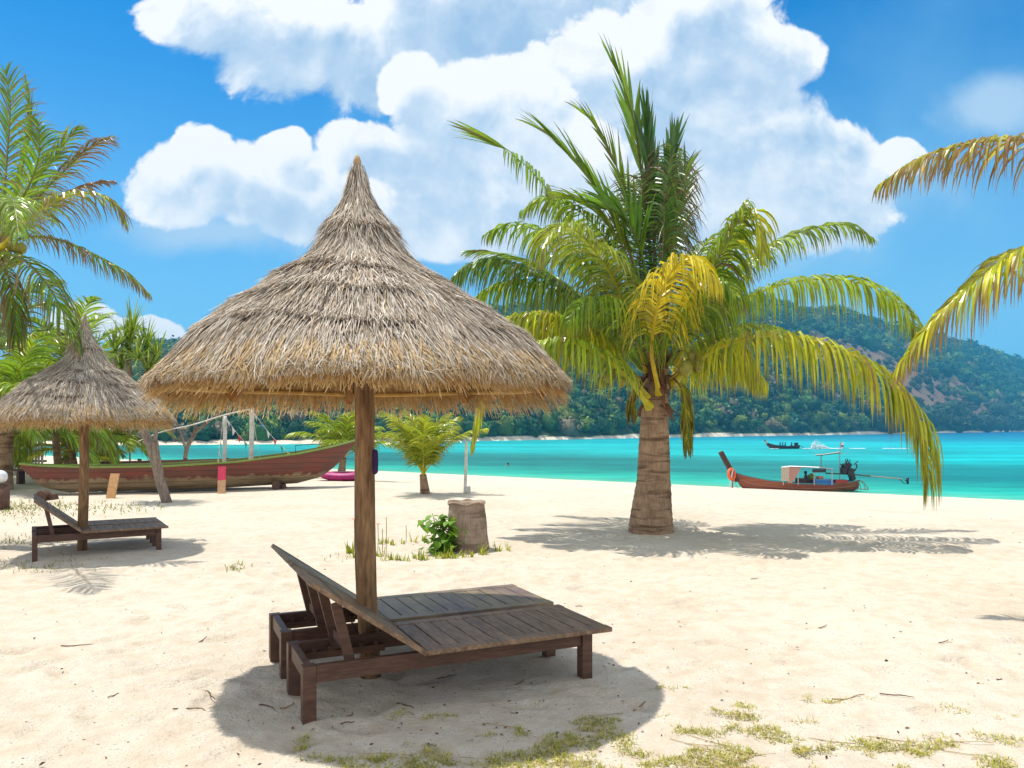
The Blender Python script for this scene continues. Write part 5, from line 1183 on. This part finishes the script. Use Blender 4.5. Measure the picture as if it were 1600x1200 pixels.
# cloth banners on poles
for (x, yt, c, lb4) in ((147, 650, (.68, .66, .62), 'white cloth banner on the pole nearest the small parasol post'), (160, 648, (.62, .6, .58), 'greyish cloth banner on the middle pole left of the leaning trunk'), (203, 640, (.7, .68, .62), 'cloth banner hanging high on the pole beside the leaning trunk')):
    g = G(x, 739); rt = thing('cloth_banner', lb4, 'banner', g, 0, 'cloth banners on poles behind the boat'); b = MB(); t = P(x, yt, g.y); b.tube([g - Vector((0, 0, .1)), t], .035, 7, (.4, .33, .27)); b.build('pole', m_vcm, rt, g)
    b = MB(); n = 8; pts = []; bot = .35 if x < 200 else t.z - .75; wv = []
    for i in range(n): z = t.z - (t.z - bot) * i / (n - 1); pts.append(Vector((g.x + .06 + .03 * math.sin(i * 1.3), g.y - .06 + .03 * math.cos(i), z))); wv.append(Vector((1, .5 * math.sin(i), 0)).normalized())
    b.strip(pts, wv, [.18, .2, .22, .2, .22, .24, .2, .16], c); b.build('cloth', m_vc, rt, g)
# low dark rail
g = P(165, 727, 25.5); g.z = 0; rl = thing('low_rail', 'low dark timber rail running behind the beached boat', 'rail', g); b = MB()
b.beam(P(150, 724, 25.2), P(432, 716.5, 27.2), .09, .10); b.build('beam', m_wood, rl, g)
for px in (218, 290, 355, 425):
    t = (px - 150) / 282; q = P(px, 720, 25.2 + 2 * t); b = MB(); b.box((q.x, q.y + .0, .25), (.1, .08, .85)); b.build('post', m_wood, rl, g)
# bench behind
g = G(58, 756); bn_ = thing('low_bench', 'low dark bench beside the picket fence', 'bench', g); b = MB(); b.box(g + Vector((0, 0, .42)), (1.3, .35, .06)); b.build('seat', m_wood, bn_, g)
for dx in (-.5, .5): b = MB(); b.box(g + Vector((dx, 0, .18)), (.08, .3, .42)); b.build('leg', m_wood, bn_, g)

# stump
sg = G(731, 858); stp = thing('palm_stump', 'weathered grey palm stump leaning a little beside the leafy shrub', 'stump', sg)
b = MB(); n = 30; vs = []; zs = [-.08, 0, .04, .12, .22, .34, .46, .56, .64, .67]
for i, z in enumerate(zs):
    r = np.interp(z, [-.08, .05, .15, .35, .67], [.315, .30, .285, .275, .245])
    for k in range(n):
        a = 2 * math.pi * k / n; rr = r * (1 + .03 * math.sin(a * 9 + z * 3) * .6 + .025 * nz(math.cos(a) * 2, math.sin(a) * 2, z * 6)); vs.append(sg + Vector((rr * math.cos(a) - .03 * z, rr * math.sin(a), z * (1 + .02 * math.sin(a * 3)))))
fs = [(i * n + k, i * n + (k + 1) % n, (i + 1) * n + (k + 1) % n, (i + 1) * n + k) for i in range(len(zs) - 1) for k in range(n)]
for z, r in ((.665, .21), (.62, .17), (.60, .0)):
    o0 = len(vs) - n
    for k in range(n): a = 2 * math.pi * k / n; vs.append(sg + Vector((r * math.cos(a) - .02, r * math.sin(a), z)))
    fs += [(o0 + k, o0 + (k + 1) % n, o0 + n + (k + 1) % n, o0 + n + k) for k in range(n)]
b.add(vs, fs); b.build('bark', m_stump, stp, sg, smooth=True)
b = MB(); pp = []
for k in range(41): a = 2 * math.pi * k / 40; pp.append(sg + Vector((.255 * math.cos(a) - .02, .255 * math.sin(a), .655 + .015 * math.sin(a * 5))))
b.tube(pp, .013, 6, wob=.3); b.build('rim', m_stump, stp, sg, smooth=True)
# leafy shrub
sg2 = G(697, 862); shb = thing('leafy_shrub', 'small glossy green shrub with broad leaves in front of the stump', 'shrub', sg2); rd = random.Random(5); b = MB(); st2 = MB()
for i in range(9):
    tip = sg2 + Vector((rd.uniform(-.2, .22), rd.uniform(-.15, .12), rd.uniform(.25, .55))); st2.tube([sg2 + Vector((rd.uniform(-.05, .05), rd.uniform(-.05, .05), -.03)), (sg2 + tip) / 2 + Vector((rd.uniform(-.05, .05), 0, .05)), tip], [.009, .007, .004], 5, (.16, .2, .04))
for i in range(165):
    h = rd.random(); c = sg2 + Vector((rd.gauss(-.01, .13) - (.05 if h > .7 else 0), rd.gauss(-.02, .10), .04 + .52 * h * (1 - .3 * rd.random()))); az = rd.uniform(0, 6.283); el = R(rd.uniform(-50, 25))
    d = Vector((math.cos(az) * math.cos(el), math.sin(az) * math.cos(el), math.sin(el))); s = Vector((-math.sin(az), math.cos(az), rd.uniform(-.2, .2))).normalized(); nn = d.cross(s); l = rd.uniform(.10, .155); wd = l * .42
    pr4 = [(0, .05), (.25, .85), (.5, 1.0), (.75, .65), (1, .02)]; vs = []
    for (t, k) in pr4:
        cpt = c + d * (l * t) + Vector((0, 0, -.35 * l * t * t)); vs += [cpt - s * wd * k - nn * .012 * k * -1, cpt, cpt + s * wd * k + nn * .012 * k]
    cc_ = lerp((.07, .20, .016), (.24, .40, .03), rd.random()); b.add(vs, [q for j in range(4) for q in ((3 * j, 3 * j + 1, 3 * j + 4, 3 * j + 3), (3 * j + 1, 3 * j + 2, 3 * j + 5, 3 * j + 4))], cc_)
b.build('leaves', m_broad, shb, sg2, smooth=True); st2.build('stems', m_vc, shb, sg2)

# ring of lily tufts
def tuft_mesh(seed):
    rd = random.Random(seed); b = MB()
    for i in range(rd.randint(9, 16)):
        az = rd.uniform(0, 6.283); el = R(rd.uniform(40, 88)); l = rd.uniform(.06, .15); q = Vector((rd.gauss(0, .02), rd.gauss(0, .02), -.01)); d = Vector((math.cos(az) * math.cos(el), math.sin(az) * math.cos(el), math.sin(el))); pts = []
        for k in range(4): pts.append(q.copy()); q = q + d * l / 3; d = (d + Vector((0, 0, -.12 * k))).normalized()
        w0 = rd.uniform(.012, .02); b.strip(pts, Vector((-math.sin(az), math.cos(az), 0)), [w0, w0, w0 * .8, .002], lerp((.22, .30, .02), (.52, .50, .05), rd.random()))
    return b
protos = [tuft_mesh(40 + i).build('grass_tuft', m_grass) for i in range(4)]
TP = [(548, 864, 1.5, 'large bright tuft left of the log post'), (557, 870, 1.3, 'bright tuft against the left side of the log post'), (592, 868, 1.2, 'yellow green tuft just right of the log post'), (600, 876, .8, 'short tuft in the front of the ring by the tall bare stalk'), (611, 875, .9, None), (621, 876, .8, None), (629, 876, .8, None), (637, 877, .7, None), (647, 872, .8, None), (656, 873, 1.2, 'fuller tuft in the middle of the front arc'), (667, 873, .9, None), (682, 872, .8, None), (690, 872, .9, None), (698, 871, 1.5, 'tall pale tuft right at the foot of the leafy shrub'), (711, 872, 1.2, 'tuft at the right foot of the leafy shrub'), (725, 869, .8, None), (735, 870, .9, None), (752, 866, 1.6, 'tall pointed tuft at the right foot of the stump'), (779, 861, 1.3, 'tuft standing apart right of the stump'), (795, 860, 1.0, 'outermost small tuft right of the stump'), (595, 850, .9, 'tuft in the back arc nearest the log post'), (612, 851, 1.0, None), (630, 849, .9, None), (646, 847, 1.3, 'fuller tuft in the middle of the back arc'), (662, 846, 1.0, 'last tuft of the back arc towards the shrub'), (604, 849, .9, None)]
for i, (x, y, s, lb5) in enumerate(TP):
    p0 = protos[i % 4]; o = p0 if i < 4 else p0.copy()
    if i >= 4: C.objects.link(o)
    g = G(x, y); g.z = terr(g.x, g.y); o.location = g; o.rotation_euler.z = i * 1.7; o.scale = (s, s, s)
    back = y < 855
    tag(o, lb5 or ('one of the like small tufts in the back arc of the ring' if back else 'one of the like small tufts in the front arc of the ring'), 'grass tuft', ('like small tufts in the back arc' if back else 'like small tufts in the front arc') if not lb5 else 'tufts ringing the stump and shrub')
# flower stalks
for (x, y, yt, fl, lb6) in ((553, 862, 812, True, 'flowering stalk with a coral blossom left of the log post'), (560, 868, 828, True, 'shorter flowering stalk with a coral blossom close to the log post'), (590, 866, 820, True, 'coral blossom on a stalk just right of the log post'), (597, 868, 826, False, 'bare thin stalk right of the log post'), (603, 873, 808, False, 'tallest bare stalk right of the log post'), (634, 848, 821, False, 'bare stalk rising from the back arc of tufts'), (752, 864, 834, False, 'short bare stalk in front of the stump')):
    g = G(x, y); rt = thing('flower_stalk', lb6, 'flower', g, 0, 'lily stalks among the tufts'); b = MB(); t = P(x + .5, yt, g.y); b.tube([g - Vector((0, 0, .03)), (g + t) / 2 + Vector((.006, 0, 0)), t], .005, 5, (.34, .26, .10) if not fl else (.25, .30, .08)); b.build('stem', m_vc, rt, g)
    if fl:
        b = MB()
        for k in range(6):
            a = k * 1.047 + x; d = Vector((math.cos(a), math.sin(a) * .7, .35)).normalized(); q = t.copy(); b.strip([q, q + d * .035, q + d * .07 + Vector((0, 0, -.012))], Vector((-math.sin(a), math.cos(a), 0)), [.008, .022, .003], (.75, .20, .11))
        b.build('blossom', m_grass, rt, g)

# creeping grass in the foreground
gb = MB(); rd = random.Random(77); cnt = 0
for i in range(60000):
    px = rd.uniform(230, 1600); py = rd.uniform(1062, 1215); g = G(px, py)
    line = np.interp(px, [230, 380, 540, 700, 900, 1050, 1200, 1400, 1600], [1200, 1185, 1150, 1130, 1105, 1095, 1100, 1100, 1110])
    wgt = sstep(-35, 70, py - line) * np.interp(px, [230, 340, 480, 560, 1000, 1250, 1600], [.25, .75, .8, .95, 1, .72, .55])
    f = .5 + .75 * nz(g.x * 3.2, g.y * 4.5, 8) + .35 * nz(g.x * 11, g.y * 11, 2)
    if f < .95 - .50 * wgt or wgt <= .01 or rd.random() < .60: continue
    cnt += 1; z = terr(g.x, g.y)
    for k in range(rd.randint(2, 4)):
        az = rd.uniform(0, 6.283); el = R(rd.uniform(8, 60)); l = rd.uniform(.018, .05); q = Vector((g.x + rd.gauss(0, .012), g.y + rd.gauss(0, .012), z - .004)); d = Vector((math.cos(az) * math.cos(el), math.sin(az) * math.cos(el), math.sin(el)))
        gb.strip([q, q + d * l * .55, q + d * l + Vector((0, 0, -.006))], Vector((-math.sin(az), math.cos(az), 0)), [.004, .0042, .001], lerp((.24, .30, .03), (.62, .50, .14), rd.random()))
    if rd.random() < .008:
        a = rd.uniform(-.6, .6) + (0 if rd.random() < .5 else 3.14); pts = [Vector((g.x + math.cos(a) * .06 * k + rd.gauss(0, .006), g.y + math.sin(a) * .06 * k, 0)) for k in range(5)]
        for q in pts: q.z = terr(q.x, q.y) + .006
        gb.tube(pts, .0018, 4, (.46, .34, .15))
# sparse patches on the left, in the small parasol's surroundings
for (px, py, rx, ry, n) in ((370, 888, 10, 4, 60), (60, 792, 60, 6, 500), (40, 845, 40, 5, 160), (20, 800, 60, 8, 400), (190, 793, 30, 4, 160), (60, 885, 50, 6, 160), (560, 868, 25, 5, 60)):
    for i in range(n):
        g = G(px + rd.gauss(0, rx), py + rd.gauss(0, ry)); z = terr(g.x, g.y); sc_ = g.y / 6
        az = rd.uniform(0, 6.283); el = R(rd.uniform(15, 70)); l = rd.uniform(.02, .05) * (1 + .4 * sc_); d = Vector((math.cos(az) * math.cos(el), math.sin(az) * math.cos(el), math.sin(el))); q = Vector((g.x, g.y, z - .004))
        gb.strip([q, q + d * l * .55, q + d * l], Vector((-math.sin(az), math.cos(az), 0)), [.006 * sc_, .006 * sc_, .001], lerp((.12, .18, .02), (.36, .34, .08), rd.random()))
tag(gb.build('creeping_grass', m_grass), 'sparse yellowing creeping grass on the sand in the foreground', 'grass', kind='stuff')

# twigs: each its own
TW = [(425, 1105, 40, .1), (455, 1110, 35, -.3), (330, 1005, 40, .3), (120, 1010, 50, .25), (545, 1135, 26, 1.2), (557, 1120, 30, 1.3), (700, 1060, 35, .1), (1330, 1095, 60, .15), (1400, 1090, 50, .2), (1565, 1065, 16, 1.0), (820, 1070, 30, .3), (300, 1110, 60, .15), (1180, 905, 14, .1), (905, 945, 12, -.2), (1290, 985, 22, .4), (1480, 1010, 26, -.1), (340, 1085, 50, .4), (180, 1090, 24, .9), (640, 1100, 40, .05), (1010, 1105, 22, .5)]
TWL = ['curved dark twig in the parasol shadow at its left edge', 'short twig lying just left of the nearest lounger leg', 'thin twig on bare sand left of the loungers', 'long thin twig on the sand far left', 'steep dark twig just right of the nearest lounger leg', 'curled dry leaf stalk by the nearest lounger leg', 'twig in the shade under the near lounger', 'long pale runner on the grass towards the right', 'runner stem among grass far right', 'stub of twig at the right edge', 'twig in the shade below the lounger rail', 'long straw stalk at the lower left', 'tiny twig on sand right of the palm shadow', 'small reddish twig beside the lounger foot end', 'crooked twig on open sand right of the loungers', 'thin twig on the open sand at the far right', 'looped root end in the left rim of the parasol shadow', 'upright bit of stalk on the lower left sand', 'flat straw in the shade in front of the lounger', 'twig at the right rim of the parasol shadow']
rd = random.Random(12)
for (x, y, l, a), lb7 in zip(TW, TWL):
    g = G(x, y); ln = l / F * g.y; pts = []; an = a; q = Vector((g.x - ln / 2, g.y, 0))
    for k in range(6): q.z = terr(q.x, q.y) + .005 + .008 * rd.random(); pts.append(q.copy()); an += rd.gauss(0, .35); q = q + Vector((math.cos(an), math.sin(an) * .9, 0)) * ln / 5
    b = MB(); b.tube(pts, [.0045, .004, .0038, .0034, .003, .002], 5, lerp((.10, .05, .03), (.28, .17, .09), rd.random()), wob=.2); tag(b.build('twig', m_vcm, None, g), lb7, 'twig', 'twigs scattered on the sand')
# litter: crumbs of leaf, coral and husk
lt = MB()
for i in range(1300):
    px = rd.uniform(0, 1600); py = 800 + 400 * rd.random() ** .8
    if rd.random() < .2: px, py = rd.gauss(640, 220), rd.gauss(1090, 50)
    if py < 790: continue
    g = G(px, py); z = terr(g.x, g.y); s = (.003 + .011 * rd.random() ** 3) * (1 + g.y / 25); az = rd.uniform(0, 6.28); d = Vector((math.cos(az), math.sin(az), rd.uniform(-.1, .4))); sd_ = Vector((-math.sin(az), math.cos(az), rd.uniform(-.3, .3))); q = Vector((g.x, g.y, z + .004))
    c = rd.choice([(.10, .05, .03), (.16, .085, .045), (.28, .17, .09), (.62, .55, .46), (.06, .035, .025)])
    lt.add([q - d * s, q + sd_ * s * .5 + Vector((0, 0, s * .4)), q + d * s * 1.2, q - sd_ * s * .5], [(0, 3, 2, 1)], c)
tag(lt.build('leaf_litter', m_vcm), 'crumbs of dry leaf, husk and coral scattered over the sand', 'litter', kind='stuff')

# ------------------------------------------------------------------ sea air between the beach and the hill
m, t, b, o = new_mat('sea_haze'); t.nodes.remove(b)
pv = t.nodes.new('ShaderNodeVolumePrincipled'); pv.inputs['Color'].default_value = (0.10, 0.58, 1.0, 1); pv.inputs['Density'].default_value = 0.00034; pv.inputs['Anisotropy'].default_value = 0.0
t.links.new(pv.outputs[0], o.inputs['Volume'])
top = max(v[2] for v in hv) + 14
hz = MB(); hz.box(((-1600 + 3300) / 2, (-200 + 3100) / 2, (top - 9.5) / 2), (4900, 3300, top + 9.5))
hzo = hz.build('haze', m); tag(hzo, 'faint blue sea haze over the bay', 'haze', kind='stuff')
